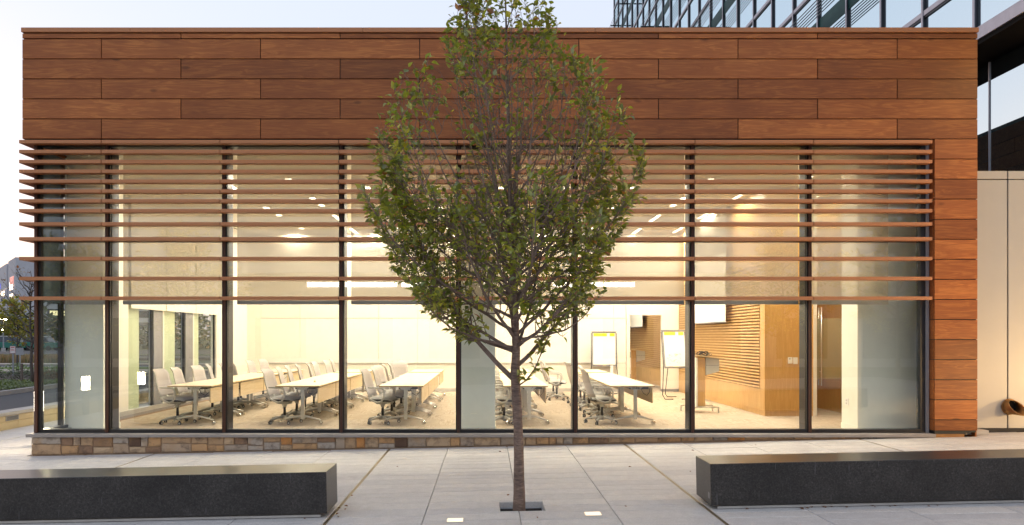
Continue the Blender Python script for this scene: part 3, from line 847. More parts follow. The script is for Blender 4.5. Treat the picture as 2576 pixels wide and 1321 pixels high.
def make_table():
    r = empty('training_table', '', 'table')
    L, W = 1.51, .80
    MB().box(-W/2,W/2,.002,L,.693,.72).build('tabletop', M['tabletop'], r, bevel=.003)
    b = MB()
    for (a,c,d,e) in ((-W/2-.002,-W/2-.0001,0,L),(W/2+.0001,W/2+.002,0,L),(-W/2,W/2,-.0012,.0018)): b.box(a,c,d,e,.694,.7185)
    b.build('edge_band', M['tableedge'], r)
    MB().box(W/2-.045,W/2-.027,.03,L-.03,.40,.672).build('modesty_panel', M['modesty'], r)
    b0 = MB(); b0.box(.04,.10,-.028,.028,.10,.64); 
    b0.add([(.01,-.05,.64),(.13,-.05,.64),(.13,.05,.64),(.01,.05,.64),(-.06,-.05,.69),(.20,-.05,.69),(.20,.05,.69),(-.06,.05,.69)],[(0,3,2,1),(4,5,6,7),(0,1,5,4),(1,2,6,5),(2,3,7,6),(3,0,4,7)])
    lm = b0.mesh('leg', M['steel'])
    f0 = MB(); f0.tube([(-.33,0,.085),(-.12,0,.135),(.07,0,.165),(.22,0,.135),(.40,0,.085)],[.014,.02,.028,.02,.014],8)
    fm = f0.mesh('foot', M['steel'], True)
    c0 = MB()
    for s in (-1,1): c0.cyl((0,s*.006,.037),(0,s*.028,.037),.036,.034,12)
    c0.cyl((0,0,.04),(0,0,.085),.009,n=6)
    cm = c0.mesh('caster', M['chrome'], False)
    for y in (.11, L-.13):
        l = bpy.data.objects.new('leg', lm); C.objects.link(l); l.parent = r; l.location = (0,y,0)
        f = bpy.data.objects.new('foot', fm); C.objects.link(f); f.parent = r; f.location = (0,y,0)
        for i, x in enumerate((-.33,.40)):
            k = bpy.data.objects.new('caster', cm); C.objects.link(k); k.parent = f; k.location = (x,0,0); k.rotation_euler = (0,0,.5+1.9*i)
    b = MB(); b.box(-.05,.30,.06,L-.06,.655,.69)
    b.build('cable_tray', M['frame'], r)
    b = MB(); b.tube([(.16,.05,.66),(.20,.03,.58),(.27,.05,.54),(.33,.10,.60),(.34,.15,.66)], .006, 5)
    b.build('cable', M['blackplastic'], r, True)
    return r
chair0, table0 = make_chair(), make_table()
used = {'c': 0, 't': 0}
def put(kind, x, y, rz, label, group):
    src = chair0 if kind == 'c' else table0
    o = src if not used[kind] else copy_tree(src)
    used[kind] = 1
    o.location = (x, y, .001); o.rotation_euler = (0, 0, rz); o['label'] = label; o['group'] = group
    return o
TX = [-5.385, -3.435, -1.555, .695, 2.64]
COLN = ['leftmost', 'second from left', 'middle', 'fourth from left, partly behind the tree', 'rightmost']
COLN = ['leftmost table row', 'second table row', 'third table row', 'row behind the tree', 'rightmost table row']
THN = ['end nearest the window', 'second from the window', 'third from the window', 'by the back wall']
NTH = ['first','second','third','fourth','fifth','sixth','seventh','eighth']
rc = random.Random(21)
chair_y = [13.02, 13.80, 14.62, 15.40, 16.15, 16.85, 17.9, 18.75]
for i, x in enumerate(TX):
    for j, y in enumerate((12.68, 14.20, 15.72, 17.55)):
        put('t', x+rc.uniform(-.012,.012), y, rc.uniform(-.006,.006), 'pale maple training table in the %s, %s' % (COLN[i], THN[j]), 'training tables in rows')
    for j, y in enumerate(chair_y):
        dx = -.36+rc.uniform(-.04,.04); rz = rc.uniform(-.26,.26)
        if i == 0 and j == 5: dx, rz = -.52, 1.0
        if i == 2 and j == 5: dx, rz = -.5, -1.2
        if i == 4 and j == 0: dx, rz = -.50, .12
        if i == 4 and j == 1: dx, rz = -.42, -.10
        if i == 4 and j >= 6: dx = -.86
        yy = y+rc.uniform(-.08,.08) if j else y+rc.uniform(-.03,.03)
        put('c', x+dx, yy, rz, 'grey task chair, %s from the window along the %s' % (NTH[j], COLN[i]), 'task chairs along the tables')
b = MB(); b.add([(-.03,-.02,0),(.03,-.02,0),(0,.02,0),(0,0,.045)],[(0,2,1),(0,1,3),(1,2,3),(2,0,3)])
tag(b.build('phone_wedge', M['modesty'], None, loc=(-3.36,13.66,.7215)), 'small tan wedge lying on the second table row', 'wedge')

# ------------------------------------------------------------------ flip charts, lectern, screen, wall fittings
def flip_chart(loc, rz, tilt, label, w=.68, h=.93, zb=.80, scribble=False):
    r = empty('flip_chart', label, 'flip chart', loc, rz, 'flip charts')
    ct, st = math.cos(tilt), math.sin(tilt)
    def T(x, y, z): return (x, y*ct+ (z-zb)*st, zb+(z-zb)*ct-y*st)
    def tb(x0,x1,y0,y1,z0,z1):
        b = MB(); b.box(x0,x1,y0,y1,z0,z1); b.v = [T(*p) for p in b.v]; return b
    tb(-w/2,w/2,0,.02,zb,zb+h).build('board', M['greymetal'], r)
    tb(-w/2+.025,w/2-.025,-.022,-.001,zb+.02,zb+h-.02).build('paper_pad', M['paper'], r)
    hd = tb(-w/2+.04,w/2-.26,-.026,-.0225,zb+h-.11,zb+h-.025); hd.add(*(lambda q: ([T(*p) for p in q.v], q.f))(MB().box(w/2-.18,w/2-.04,-.026,-.0225,zb+h-.11,zb+h-.025)))
    hd.build('yellow_header', M['yellow'], r)
    tb(-w/2-.01,w/2+.01,-.035,.03,zb+h+.001,zb+h+.03).build('clamp_bar', M['greymetal'], r)
    tb(-w/2,w/2,-.06,.0-.001,zb-.025,zb-.001).build('pen_tray', M['greymetal'], r)
    pens = [('signred',-.2),('yellow',-.05),('reflectband',.12)]
    for m, x in pens: tb(x,x+.10,-.05,-.035,zb,zb+.012).build('marker_pen', M[m], r)
    if scribble:
        b = MB(); q = random.Random(5)
        for k in range(26):
            cx, cz = q.uniform(-.22,.14), zb+q.uniform(.08,.36)
            pts = [T(cx+q.uniform(-.03,.03), -.0235, cz+q.uniform(-.025,.025)) for _ in range(4)]
            b.tube(pts, .0022, 3)
        b.build('marker_sketch', M['slatback'], r)
    for s in (-1,1):
        b = MB()
        x = s*(w/2+.02)
        b.tube([T(x,.01,zb+h*.98), T(x,.01,zb+.1), (x,.02,zb), (x*1.12,-.06 if not tilt else -.02,.12), (x*1.0,-.09,.012), (x*.35,-.12,.012)], .011, 6)
        b.build('front_leg', M['frame'], r, True)
    b = MB(); b.tube([(-.2,.03,zb),(-.08,.55,.10),(.0,.62,.012),(.25,.62,.012)], .010, 6); b.build('rear_leg', M['frame'], r, True)
    return r
f1 = flip_chart((3.31,19.75,0), .02, .05, 'upright flip chart with blank white pad before the white back wall')
MB().box(-.35,.35,.03,.04,.40,.79).build('lower_panel', M['trim'], f1)
MB().box(-.35,.35,.028,.045,.37,.397).build('cross_bar', M['frame'], f1)
MB().box(.16,.24,-.075,-.064,.40,.80).build('torn_sheet', M['paper'], f1)
flip_chart((4.86,18.0,0), .10, .20, 'tilted flip chart with scribbled pad standing beside the lectern', .60, .95, .82, True)

le = empty('lectern', 'maple lectern with grey drawer box and a coil of cable on top', 'lectern', (4.55,14.95,0))
MB().box(-.10,.06,-.18,.18,.14,1.17).build('column', M['maple'], le, bevel=.004)
MB().box(-.135,-.102,-.19,.19,.13,1.168).build('side_panel', M['white'], le)
b = MB(); b.add([(-.14,-.27,1.205),(.44,-.27,1.135),(.44,.27,1.135),(-.14,.27,1.205),(-.14,-.27,1.228),(.44,-.27,1.158),(.44,.27,1.158),(-.14,.27,1.228)],[(0,3,2,1),(4,5,6,7),(0,1,5,4),(1,2,6,5),(2,3,7,6),(3,0,4,7)])
b.build('top', M['modesty'], le)
b = MB(); b.add([(.063,-.22,.80),(.34,-.22,.88),(.34,.22,.88),(.063,.22,.80),(.063,-.22,1.175),(.34,-.22,1.14),(.34,.22,1.14),(.063,.22,1.175)],[(0,3,2,1),(4,5,6,7),(0,1,5,4),(1,2,6,5),(2,3,7,6),(3,0,4,7)])
dw = b.build('drawer_box', M['chairplastic'], le); MB().box(.0635,.341,-.223,-.2205,1.003,1.008).build('drawer_gap', M['frame'], dw)
b = MB()
for s in (-1,1):
    b.box(-.36,.34,s*.20-.02,s*.20+.02,.11,.135); b.box(-.36,-.335,s*.20-.02,s*.20+.02,.0,.11); b.box(.315,.34,s*.20-.02,s*.20+.02,.0,.11)
b.box(-.05,.02,-.18,.18,.112,.139); b.build('foot_frame', M['steel'], le)
rk = random.Random(9); b = MB()
for k in range(7):
    cx, cy, rr, zz = 4.63+rk.uniform(-.06,.06), 14.9+rk.uniform(-.05,.05), rk.uniform(.06,.12), rk.uniform(1.225,1.27)
    b.tube([(cx+rr*math.cos(t)*1.3, cy+rr*math.sin(t), zz+.035*math.sin(2*t+k)) for t in [i*PI/7 for i in range(13)]], .006, 5)
tag(b.build('cable_coil', M['blackplastic'], None, True), 'tangled dark cable coil lying on the lectern top', 'cable')
ps = empty('projection_screen', 'large white projection screen hanging before the maple slat wall', 'screen', (5.46,16.0,0))
MB().box(0,.006,.02,2.80,1.97,3.53).build('fabric', M['screenwhite'], ps)
MB().box(.0005,.0055,.02,2.80,3.532,4.61).build('grey_drop', M['screengrey'], ps)
MB().cyl((.003,0,1.95),(.003,2.82,1.95),.022).build('weight_bar', M['greymetal'], ps, True)
ps2 = empty('projection_screen', 'white projection screen seen through the doorway in the next room', 'screen', (5.42,24.4,0))
MB().box(0,.006,.02,2.80,1.97,4.61).build('fabric', M['screenwhite'], ps2)
MB().cyl((.003,0,1.95),(.003,2.82,1.95),.022).build('weight_bar', M['greymetal'], ps2, True)
l2 = copy_tree(le); l2.location = (4.72,22.6,0); l2['label'] = 'second maple lectern, in the next room beyond the doorway'
ws = empty('wall_switch', 'ivory thermostat plate with round knob on the maple end wall', 'switch', (6.13,14.149,1.13))
MB().box(-.045,.045,-.012,0,-.065,.065).build('plate', M['white'], ws, bevel=.003)
MB().cyl((-.012,-.0125,.03),(-.012,-.02,.03),.013).build('sensor', M['greymetal'], ws); MB().cyl((.018,-.0125,-.005),(.018,-.026,-.005),.018).build('knob', M['white'], ws)
ws = empty('wall_switch', 'plain ivory switch plate, right of the thermostat plate', 'switch', (6.235,14.149,1.125))
MB().box(-.045,.045,-.012,0,-.07,.065).build('plate', M['white'], ws, bevel=.003); MB().box(-.04,.04,-.016,-.0125,.04,.06).build('rocker', M['white'], ws)
so = empty('wall_outlet', 'white power outlet low on the bright side of the right column', 'outlet', (6.249,12.15,.48))
MB().box(-.006,0,-.06,.06,-.06,.06).build('plate', M['paper'], so)
b = MB(); b.box(-.008,-.0065,-.02,.02,.012,.04); b.box(-.008,-.0065,-.02,.02,-.04,-.012); b.build('socket', M['trim'], so)
ex = empty('exit_sign', 'small green edge lit exit sign hanging from the ceiling', 'sign', (6.40,14.0,3.98))
MB().box(-.01,.01,-.16,.16,-.12,.12).build('plate', glass_mat('exit acrylic', (.55,.95,.55), .04), ex)
b = MB()
for (y0,y1,z0,z1) in ((-.165,.165,.121,.129),(-.165,.165,-.129,-.121),(-.168,-.161,-.12,.12)): b.box(-.011,.011,y0,y1,z0,z1)
b.build('lit_edge', M['exitgreen'], ex)
def letters(word, h, w, gap, st):
    G = {'E':[(0,0,0,1),(0,1,1,1),(0,.5,.8,.5),(0,0,1,0)],'X':[(0,0,1,1),(0,1,1,0)],'I':[(.5,0,.5,1)],'T':[(0,1,1,1),(.5,0,.5,1)]}
    b = []; x = 0
    for ch in word:
        for s in G[ch]: b.append(((x+s[0]*w, s[1]*h),(x+s[2]*w, s[3]*h)))
        x += w+gap
    return b
b = MB()
for (p,q) in letters('EXIT', .13, .045, .02, .01): b.tube([(-.0125,.125-p[0],p[1]-.065),(-.0125,.125-q[0],q[1]-.065)], .0045, 4)
b.build('lettering', M['exitgreen'], ex)
MB().box(-.02,.02,-.15,.15,.1295,.639).build('mount', M['trim'], ex)

# ------------------------------------------------------------------ benches, bollards, ground lights
TILT = -math.atan(.0207)
def bench(x0, x1, label):
    y0, y1 = 6.80, 7.28
    xm = (x0+x1)/2
    r = empty('granite_bench', label, 'bench', (xm, y0, gz(xm)), 0, 'dark stone benches'); r.rotation_euler = (0, TILT, 0)
    L = (x1-x0)/2
    MB().box(-L, L, 0, y1-y0, .042, .447).build('stone_block', M['basalt'], r, bevel=.006)
    MB().box(-L+.10, L-.10, .05, y1-y0-.05, .001, .040).build('plinth', M['sill'], r)
    MB().box(-L+.07, L-.07, .02, .042, .006, .028).build('light_strip_cover', M['trim'], r)
    return r, L
bl, L_ = bench(-7.6, -1.553, 'dark stone bench on the left with its end by the slot drain')
br, L_ = bench(2.179, 8.2, 'dark stone bench on the right with a small metal tag')
MB().box(-L_-.0015,-L_-.0001,.035,.085,.10,.16).build('metal_tag', M['greymetal'], br)
for (x,y,lb) in ((-.30,6.60,'lit square ground light left of the tree'),(1.02,6.73,'lit square ground light right of the tree')):
    r = empty('ground_light', lb, 'ground light', (x,y,gz(x)+.0015), 0, 'recessed ground lights'); r.rotation_euler = (0,TILT,0)
    MB().box(-.082,.082,-.07,.07,0,.004).build('bezel', M['trim'], r)
    MB().box(-.074,.074,-.062,.062,.0045,.007).build('lens', M['groundglow'], r)
def bollard(x, y, label, power=30, col=(1,.80,.52)):
    zg = gz(x)
    r = empty('bollard_light', label, 'bollard', (x,y,zg), 0, 'glowing path bollards')
    MB().cyl((0,0,.001),(0,0,.60),.075,n=20).build('post', M['frame'], r, True)
    MB().cyl((0,0,.602),(0,0,.95),.070,n=20).build('lens', M['bollardglow'], r, True)
    MB().cyl((0,0,.952),(0,0,1.0),.078,n=20).build('cap', M['frame'], r, True)
    for s in range(4):
        a = s*PI/2+.4
        d = bpy.data.lights.new('lamp', 'AREA'); d.size = .10; d.size_y = .34; d.shape = 'RECTANGLE'; d.energy = power/4; d.color = col
        o = bpy.data.objects.new('lamp', d); C.objects.link(o); o.parent = r
        o.location = (.085*math.cos(a), .085*math.sin(a), .78); o.rotation_euler = Vector((math.cos(a),math.sin(a),0)).to_track_quat('-Z','Y').to_euler()
bollard(-7.75, 12.1, 'glowing path bollard just behind the pavilion corner', 20)
bollard(-10.0, 4.9, 'glowing bollard on the plaza left of the benches', 12)
bollard(-9.6, 2.9, 'glowing bollard on the plaza nearest the street', 12)
bollard(-8.9, 17.0, 'glowing bollard halfway along the left flank', 20)
bollard(10.1, 7.6, 'glowing bollard by the neighbouring entrance, nearer one', 85, (1,.62,.24))
bollard(10.9, 10.0, 'glowing bollard by the beige wall', 85, (1,.62,.24))

# a few dry leaves caught along the bench plinths, drains and paving
b = MB(); rl = random.Random(61)
def dry_leaf(x, y):
    a = rl.uniform(0, 6.28); L = rl.uniform(.03,.055); z = gz(x)+.003
    d = Vector((math.cos(a), math.sin(a), 0)); w = Vector((-d.y, d.x, 0))*L*.3; p = Vector((x, y, z)); u = Vector((0,0,L*.22))
    b.add([p-d*L*.5, p+w+u, p+d*L*.5+u*.5, p-w+u, p], [(0,4,1),(1,4,2),(2,4,3),(3,4,0)])
for _ in range(14): dry_leaf(rl.uniform(2.4,4.6), 6.80-rl.uniform(.0,.06)+.02)
for _ in range(6): dry_leaf(-1.53+rl.uniform(-.1,.1), rl.uniform(6.6,8.0))
for _ in range(16): dry_leaf(rl.uniform(-4,5), rl.uniform(6.3,10.8))
for _ in range(10): dry_leaf(rl.uniform(-7,1), 10.93+rl.uniform(0,.06))
tag(b.build('fallen_leaves', plain('dry leaf', (.22,.085,.025), .8, 0, .4, 30)), kind='stuff')

# ------------------------------------------------------------------ trees
def crown_radius(z):
    tb = [(1.45,.15),(1.83,.77),(2.09,1.0),(2.46,1.13),(2.85,1.32),(3.14,1.37),(3.44,1.34),(3.8,1.24),(4.05,1.10),(4.22,.92),(4.55,.64),(4.8,.54),(5.2,.48),(5.6,.32),(5.9,.1)]
    if z <= tb[0][0]: return tb[0][1]
    for (a,ra),(b,rb) in zip(tb[:-1],tb[1:]):
        if z <= b: return ra+(rb-ra)*(z-a)/(b-a)
    return .05
LEAFC = [(.185,.220,.022),(.220,.258,.024),(.270,.298,.028),(.330,.340,.034),(.140,.180,.022),(.400,.370,.042)]
LEAFY = [(.36,.20,.02),(.42,.15,.025),(.30,.22,.04),(.34,.12,.06)]
def leaf(b, base, d, side_hint, size, rnd, yellow=.022, pal=LEAFC):
    d = d.normalized()
    dn = Vector((0,0,-1))
    ax = (d+dn*rnd.uniform(-.1,.9)+side_hint*rnd.uniform(.1,.9)).normalized()
    wv = ax.cross(Vector((rnd.uniform(-.6,.6),rnd.uniform(-.6,.6),1))).normalized()
    nv = wv.cross(ax)
    L = size; W = size*rnd.uniform(.31,.39); cup = rnd.uniform(.06,.20)*L; curl = rnd.uniform(.02,.30)*L
    def p(u, s, k): return base+ax*(.12*L+L*u)+wv*(s*W*k)+nv*(cup*abs(s)*k-curl*u*u)
    vs = [base+ax*.0, p(0,0,0), p(.30,-1,.92),p(.33,0,0),p(.30,1,.92), p(.62,-1,.80),p(.66,0,0),p(.62,1,.80), p(1.06,0,0)]
    fs = [(1,3,2),(1,4,3),(2,3,6,5),(3,4,7,6),(5,6,8),(6,7,8)]
    c = rnd.choice(LEAFY) if rnd.random() < yellow else rnd.choice(pal)
    g = rnd.uniform(.8,1.25)
    b.add(vs, fs, (c[0]*g, c[1]*g, c[2]*g, 1))
def leaf_object(b, name, parent, mat):
    me = b.mesh(name, mat, False)
    at = me.color_attributes.new('tint', 'FLOAT_COLOR', 'POINT')
    at.data.foreach_set('color', np.array(b.c, dtype=np.float32).ravel())
    o = bpy.data.objects.new(name, me); C.objects.link(o); o.parent = parent; o['kind'] = 'stuff'
    return o
def curve(p0, p1, bend, n, rnd, wob=.02):
    pts = []
    for i in range(n+1):
        u = i/n
        p = p0.lerp(p1, u)+bend*(math.sin(u*PI))
        if 0 < i < n: p += Vector((rnd.uniform(-1,1),rnd.uniform(-1,1),rnd.uniform(-.5,.5)))*wob
        pts.append(p)
    return pts

def street_tree():
    rnd = random.Random(42)
    X0, Y0 = .315, 7.06
    zg = gz(X0)-.15
    r = empty('street_tree', 'young green cherry tree with a few orange leaves in a steel edged pit', 'tree', (X0, Y0, zg))
    def at(xd, z): return ((xd-1225)*Y0/1760-X0)
    tz = lambda z: z-zg
    # trunk
    tr = MB()
    trunk = [(at(1306,0),0,0),(at(1306,0),0,tz(.3)),(at(1303,0),.0,tz(.7)),(at(1299,0),0,tz(1.0)),(at(1296,0),.0,tz(1.22)),(at(1298,0),0,tz(1.5)),(at(1296,0),0,tz(1.8)),
             (at(1290,0),.01,tz(2.3)),(at(1284,0),.02,tz(2.9)),(at(1280,0),0,tz(3.5)),(at(1277,0),0,tz(4.2)),(at(1272,0),0,tz(4.9)),(at(1268,0),0,tz(5.7))]
    rad = [.068,.051,.047,.048,.047,.040,.036,.030,.025,.019,.014,.009,.003]
    ring = [Vector(p) for p in trunk]
    fine = []; fr = []
    for i in range(len(ring)-1):
        for k in range(4):
            u = k/4; fine.append(ring[i].lerp(ring[i+1],u)+Vector((rnd.uniform(-.002,.002),rnd.uniform(-.002,.002),0))); fr.append((rad[i]*(1-u)+rad[i+1]*u)*rnd.uniform(.97,1.03))
    fine.append(ring[-1]); fr.append(rad[-1])
    tr.tube(fine, fr, 12)
    def trunk_at(z):
        z = tz(z)
        for a, c in zip(ring[:-1], ring[1:]):
            if a.z <= z <= c.z: return a.lerp(c, (z-a.z)/(c.z-a.z))
        return ring[-1]
    br = MB(); tw = MB(); lf = MB()
    axis_x = at(1266,0)
    def env(z): return crown_radius(z+zg)
    def inside(p, k=1.0):
        return math.hypot((p.x-axis_x), p.y) < env(p.z)*k
    def leaves_on(pts, dens, size=.066, start=.15):
        tot = 0
        for a, c in zip(pts[:-1], pts[1:]):
            seg = c-a; L = seg.length
            m = L*dens; m = int(m)+(rnd.random() < m-int(m))
            for _ in range(m):
                p = a.lerp(c, rnd.random()); s = Vector((rnd.uniform(-1,1),rnd.uniform(-1,1),rnd.uniform(-.6,.5)))
                zz = p.z+zg
                keep = 1.0
                rr = math.hypot(p.x-axis_x, p.y)/max(env(p.z),.05)
                if zz > 4.3: keep = .50
                elif zz > 3.0 and rr < .72: keep = .15
                elif zz > 3.35: keep = .52
                elif rr < .6: keep = .5
                if rnd.random() < keep: leaf(lf, p, seg, s, size*rnd.uniform(.55,1.30), rnd, .025 if zz < 3 else .055)
    # scaffold limbs: (z0 on trunk, azimuth, z at tip, fraction of envelope radius, radius)
    limbs = []
    limbs.append((1.16, PI-.15, 3.35, .80, .030, -.16)); limbs.append((1.30, .25, 3.2, .85, .024, -.16))
    limbs.append((1.50, PI+.5, 2.05, 1.0, .016, -.10)); limbs.append((1.58, -.2, 2.0, 1.0, .015, -.10)); limbs.append((1.45, 2.6, 2.30, 1.0, .017,-.12))
    az = 0.7
    for i in range(44):
        z0 = 1.42+1.95*(i/44)**1.05
        zt = min(5.2, z0+rnd.uniform(.95, 1.95)+.2*i/44)
        if i % 5 == 0: zt = min(5.4, zt+.7)
        limbs.append((z0, az, zt, rnd.uniform(.82,1.06) if i % 4 else rnd.uniform(.4,.7),   .021-.013*i/44, -.12)); az += 2.399
    for (z0, a_, zt, f_) in ((2.0,PI+.25,4.05,1.0),(2.25,PI-.30,4.25,1.05),(2.5,PI+.55,4.15,1.0),(2.1,PI-.02,3.75,1.02),(2.2,.20,4.10,1.0),(2.45,-.35,4.25,1.05),(2.0,.5,3.85,1.0),(1.9,-.1,3.55,1.08)):
        limbs.append((z0, a_, zt, f_, .014, -.10))
    for i in range(6):
        z0 = 3.4+.26*i; limbs.append((z0, az, min(5.75, z0+rnd.uniform(.55,.9)), rnd.uniform(.6,1.0), .008, -.06)); az += 2.399
    for (z0, a, zt, fr_, rr, sag) in limbs:
        p0 = trunk_at(z0); R = env(tz(zt))*fr_
        p1 = Vector((axis_x+R*math.cos(a), R*math.sin(a), tz(zt)))
        bend = Vector((math.cos(a), math.sin(a), 0))*(R*.17)+Vector((0,0,sag*.8))
        n = 12
        pts = curve(p0, p1, bend, n, rnd, .012)
        br.tube(pts, [rr*(1-.84*(k/n)**.8) for k in range(n+1)], 6)
        leaves_on(pts[int(n*.72):], 26)
        Ltot = sum((q-p).length for p, q in zip(pts[:-1], pts[1:]))
        nb = int(Ltot/.068)
        for k in range(nb):
            u = .16+.82*(k+rnd.random()*.6)/nb
            if u >= .99: continue
            fi = u*n; i0 = min(int(fi), n-1); p = pts[i0].lerp(pts[i0+1], fi-i0)
            d = (pts[i0+1]-pts[i0]).normalized()
            sa = rnd.uniform(0, 2*PI); o = d.orthogonal().normalized(); o2 = d.cross(o)
            sd = o*math.cos(sa)+o2*math.sin(sa)
            ln = rnd.uniform(.22,.58)*(1.05-.45*u)
            tip = p+(d*.62+sd*.72+Vector((0,0,.38))).normalized()*ln
            tries = 0
            while not inside(tip, 1.04) and tries < 4: ln *= .68; tip = p+(d*.62+sd*.62+Vector((0,0,.45))).normalized()*ln; tries += 1
            if ln < .06: continue
            if p.z+zg > 2.9 and math.hypot(p.x-axis_x, p.y) < .62*env(p.z) and rnd.random() < (.62 if p.z+zg < 4.3 else .3): continue
            tp = curve(p, tip, sd*ln*.08+Vector((0,0,-.03)), 4, rnd, .010)
            r0 = max(.0030, rr*.28*(1-u)+.0026)
            tw.tube(tp, [r0, r0*.85, r0*.7, r0*.55, .0012], 4, caps=False)
            leaves_on(tp[1:], 18)
            for m in range(rnd.randint(2,4)):
                q = tp[rnd.randint(1,3)].lerp(tp[4], rnd.random()*.6)
                e = (tip-p).normalized(); sv = Vector((rnd.uniform(-1,1),rnd.uniform(-1,1),rnd.uniform(-.4,.9)))
                l2 = rnd.uniform(.07,.20)
                t2 = q+(e*.6+sv*.7).normalized()*l2
                if not inside(t2, 1.06): continue
                tq = [q, q.lerp(t2,.5)+Vector((0,0,-.006)), t2]
                tw.tube(tq, [.0026,.002,.001], 3, caps=False)
                leaves_on(tq, 26)
    # the low shoot on the right of the trunk
    p0 = trunk_at(1.12)+Vector((.03,-.03,0))
    sh = [p0, p0+Vector((.07,-.02,.05)), p0+Vector((.16,-.03,.17)), p0+Vector((.23,-.02,.34)), p0+Vector((.33,0,.56)), p0+Vector((.44,.02,.80)), p0+Vector((.58,.02,.95))]
    tw.tube(sh, [.009,.008,.007,.006,.005,.004,.002], 6); leaves_on(sh, 34, .07)
    for k in range(1,6):
        for _ in range(3):
            t2 = sh[k]+Vector((rnd.uniform(-.14,.10),rnd.uniform(-.10,.10),rnd.uniform(-.02,.13))); tw.tube([sh[k], t2], [.003,.001], 3, caps=False); leaves_on([sh[k],t2], 40, .07)
    # a few twigs poke out of the outline
    t = tr.build('trunk', M['bark'], r, True)
    br.build('limbs', M['limb'], r, True)
    tag(tw.build('twigs', M['limb'], r, True), kind='stuff')
    leaf_object(lf, 'crown', r, M['leaf'])
    return r, len(lf.v)//9
tree, nleaf = street_tree()
print('LEAVES', nleaf)

def small_tree(name, label, loc, H, R, seed, nleaves, pal, yellow, lsize, bare=False, z0=.28):
    rnd = random.Random(seed)
    r = empty(name, label, 'tree', loc)
    b = MB(); tw = MB(); lf = MB()
    top = Vector((rnd.uniform(-.1,.1)*H*.2, 0, H))
    n = 10; tp = [Vector((rnd.uniform(-.01,.01)*H, rnd.uniform(-.01,.01)*H, H*k/n)) for k in range(n+1)]
    b.tube(tp, [H*.014*(1-.9*k/n)+.004 for k in range(n+1)], 8)
    tips = []
    for k in range(26):
        u = z0+(.93-z0)*k/26; p = Vector((0,0,H*u)); a = k*2.399+rnd.random()
        zt = min(H*.99, H*(u+rnd.uniform(.14,.30))); w = R*math.sin(PI*min(1,max(.08,(zt/H-z0*.8)/(1.12-z0*.8))))*rnd.uniform(.75,1.05)
        e = Vector((w*math.cos(a), w*math.sin(a), zt))
        pts = curve(p, e, Vector((0,0,-.03*H)), 6, rnd, .008*H)
        tw.tube(pts, [H*.0055*(1-.85*i/6)+.002 for i in range(7)], 5)
        for q in range(9):
            i0 = rnd.randint(1,5); s = pts[i0].lerp(pts[i0+1], rnd.random()); dd = (e-p).normalized()
            t2 = s+(dd*.7+Vector((rnd.uniform(-1,1),rnd.uniform(-1,1),rnd.uniform(-.2,.9)))*.6).normalized()*R*rnd.uniform(.15,.40)
            tw.tube([s, s.lerp(t2,.5)+Vector((0,0,-.01*R)), t2], [.004*H/4,.003*H/4,.0015*H/4], 3, caps=False); tips.append((s, t2))
    b.build('trunk', M['bark_grey'], r, True)
    tag(tw.build('branches', M['bark_grey'], r, True), kind='stuff')
    if nleaves:
        for _ in range(nleaves):
            s, t2 = rnd.choice(tips); p = s.lerp(t2, rnd.uniform(.2,1.1))+Vector((rnd.gauss(0,1),rnd.gauss(0,1),rnd.gauss(0,1)))*R*.06
            leaf(lf, p, t2-s, Vector((rnd.uniform(-1,1),rnd.uniform(-1,1),rnd.uniform(-.5,.5))), lsize*rnd.uniform(.7,1.3), rnd, yellow, pal)
        leaf_object(lf, 'crown', r, M['leaf'])
    return r
small_tree('bare_tree', 'slender nearly leafless tree in the planting bed by the road', (-17.6,27.0,-.25), 4.4, 1.35, 5, 130, [(.20,.11,.03),(.16,.07,.02)], .4, .10)
small_tree('yellowing_tree', 'small yellowing leafy tree beyond the sign posts', (-30.2,45.0,-.35), 4.3, 1.05, 8, 1500, [(.30,.28,.05),(.38,.33,.06),(.22,.25,.05),(.46,.38,.06)], .06, .18)
gt = small_tree('plaza_tree', 'dense green tree on the far side of the plaza, behind the viewer', (-12.8,-7.5,-.5), 6.2, 2.2, 12, 5200, LEAFC, .05, .16)
for (x,y,s,rz,lb) in ((-16.6,-5.5,.9,1.0,'green tree at the far side of the plaza near the street'),(-1.4,-12.0,.8,2.0,'green tree at the far side of the plaza, in the middle'),(12.4,-7.0,.92,3.1,'green tree at the far side of the plaza by the entrance'),(15.6,-4.2,.95,4.4,'green tree at the right end of the far plaza edge')):
    o = copy_tree(gt); o.location = (x,y,gz(x)-.2); o.scale = (s,s,s); o.rotation_euler = (0,0,rz); o['label'] = lb
# wooded mass far off on the left
rt = random.Random(77); b = MB()
for k in range(5200):
    x = rt.uniform(-150,-40); y = 118+rt.uniform(0,14)
    hgt = 4.5+1.8*math.sin(x*.21)+1.2*math.sin(x*.57+1)
    z = -.5+hgt*rt.random()**.8
    leaf(b, Vector((x,y,z)), Vector((rt.uniform(-1,1),rt.uniform(-1,1),.3)), Vector((rt.uniform(-1,1),rt.uniform(-1,1),0)), rt.uniform(.8,1.6), rt, .03, [(.03,.05,.014),(.045,.06,.018),(.06,.06,.02)])
fw = leaf_object(b, 'far_woods', None, M['leaf'])
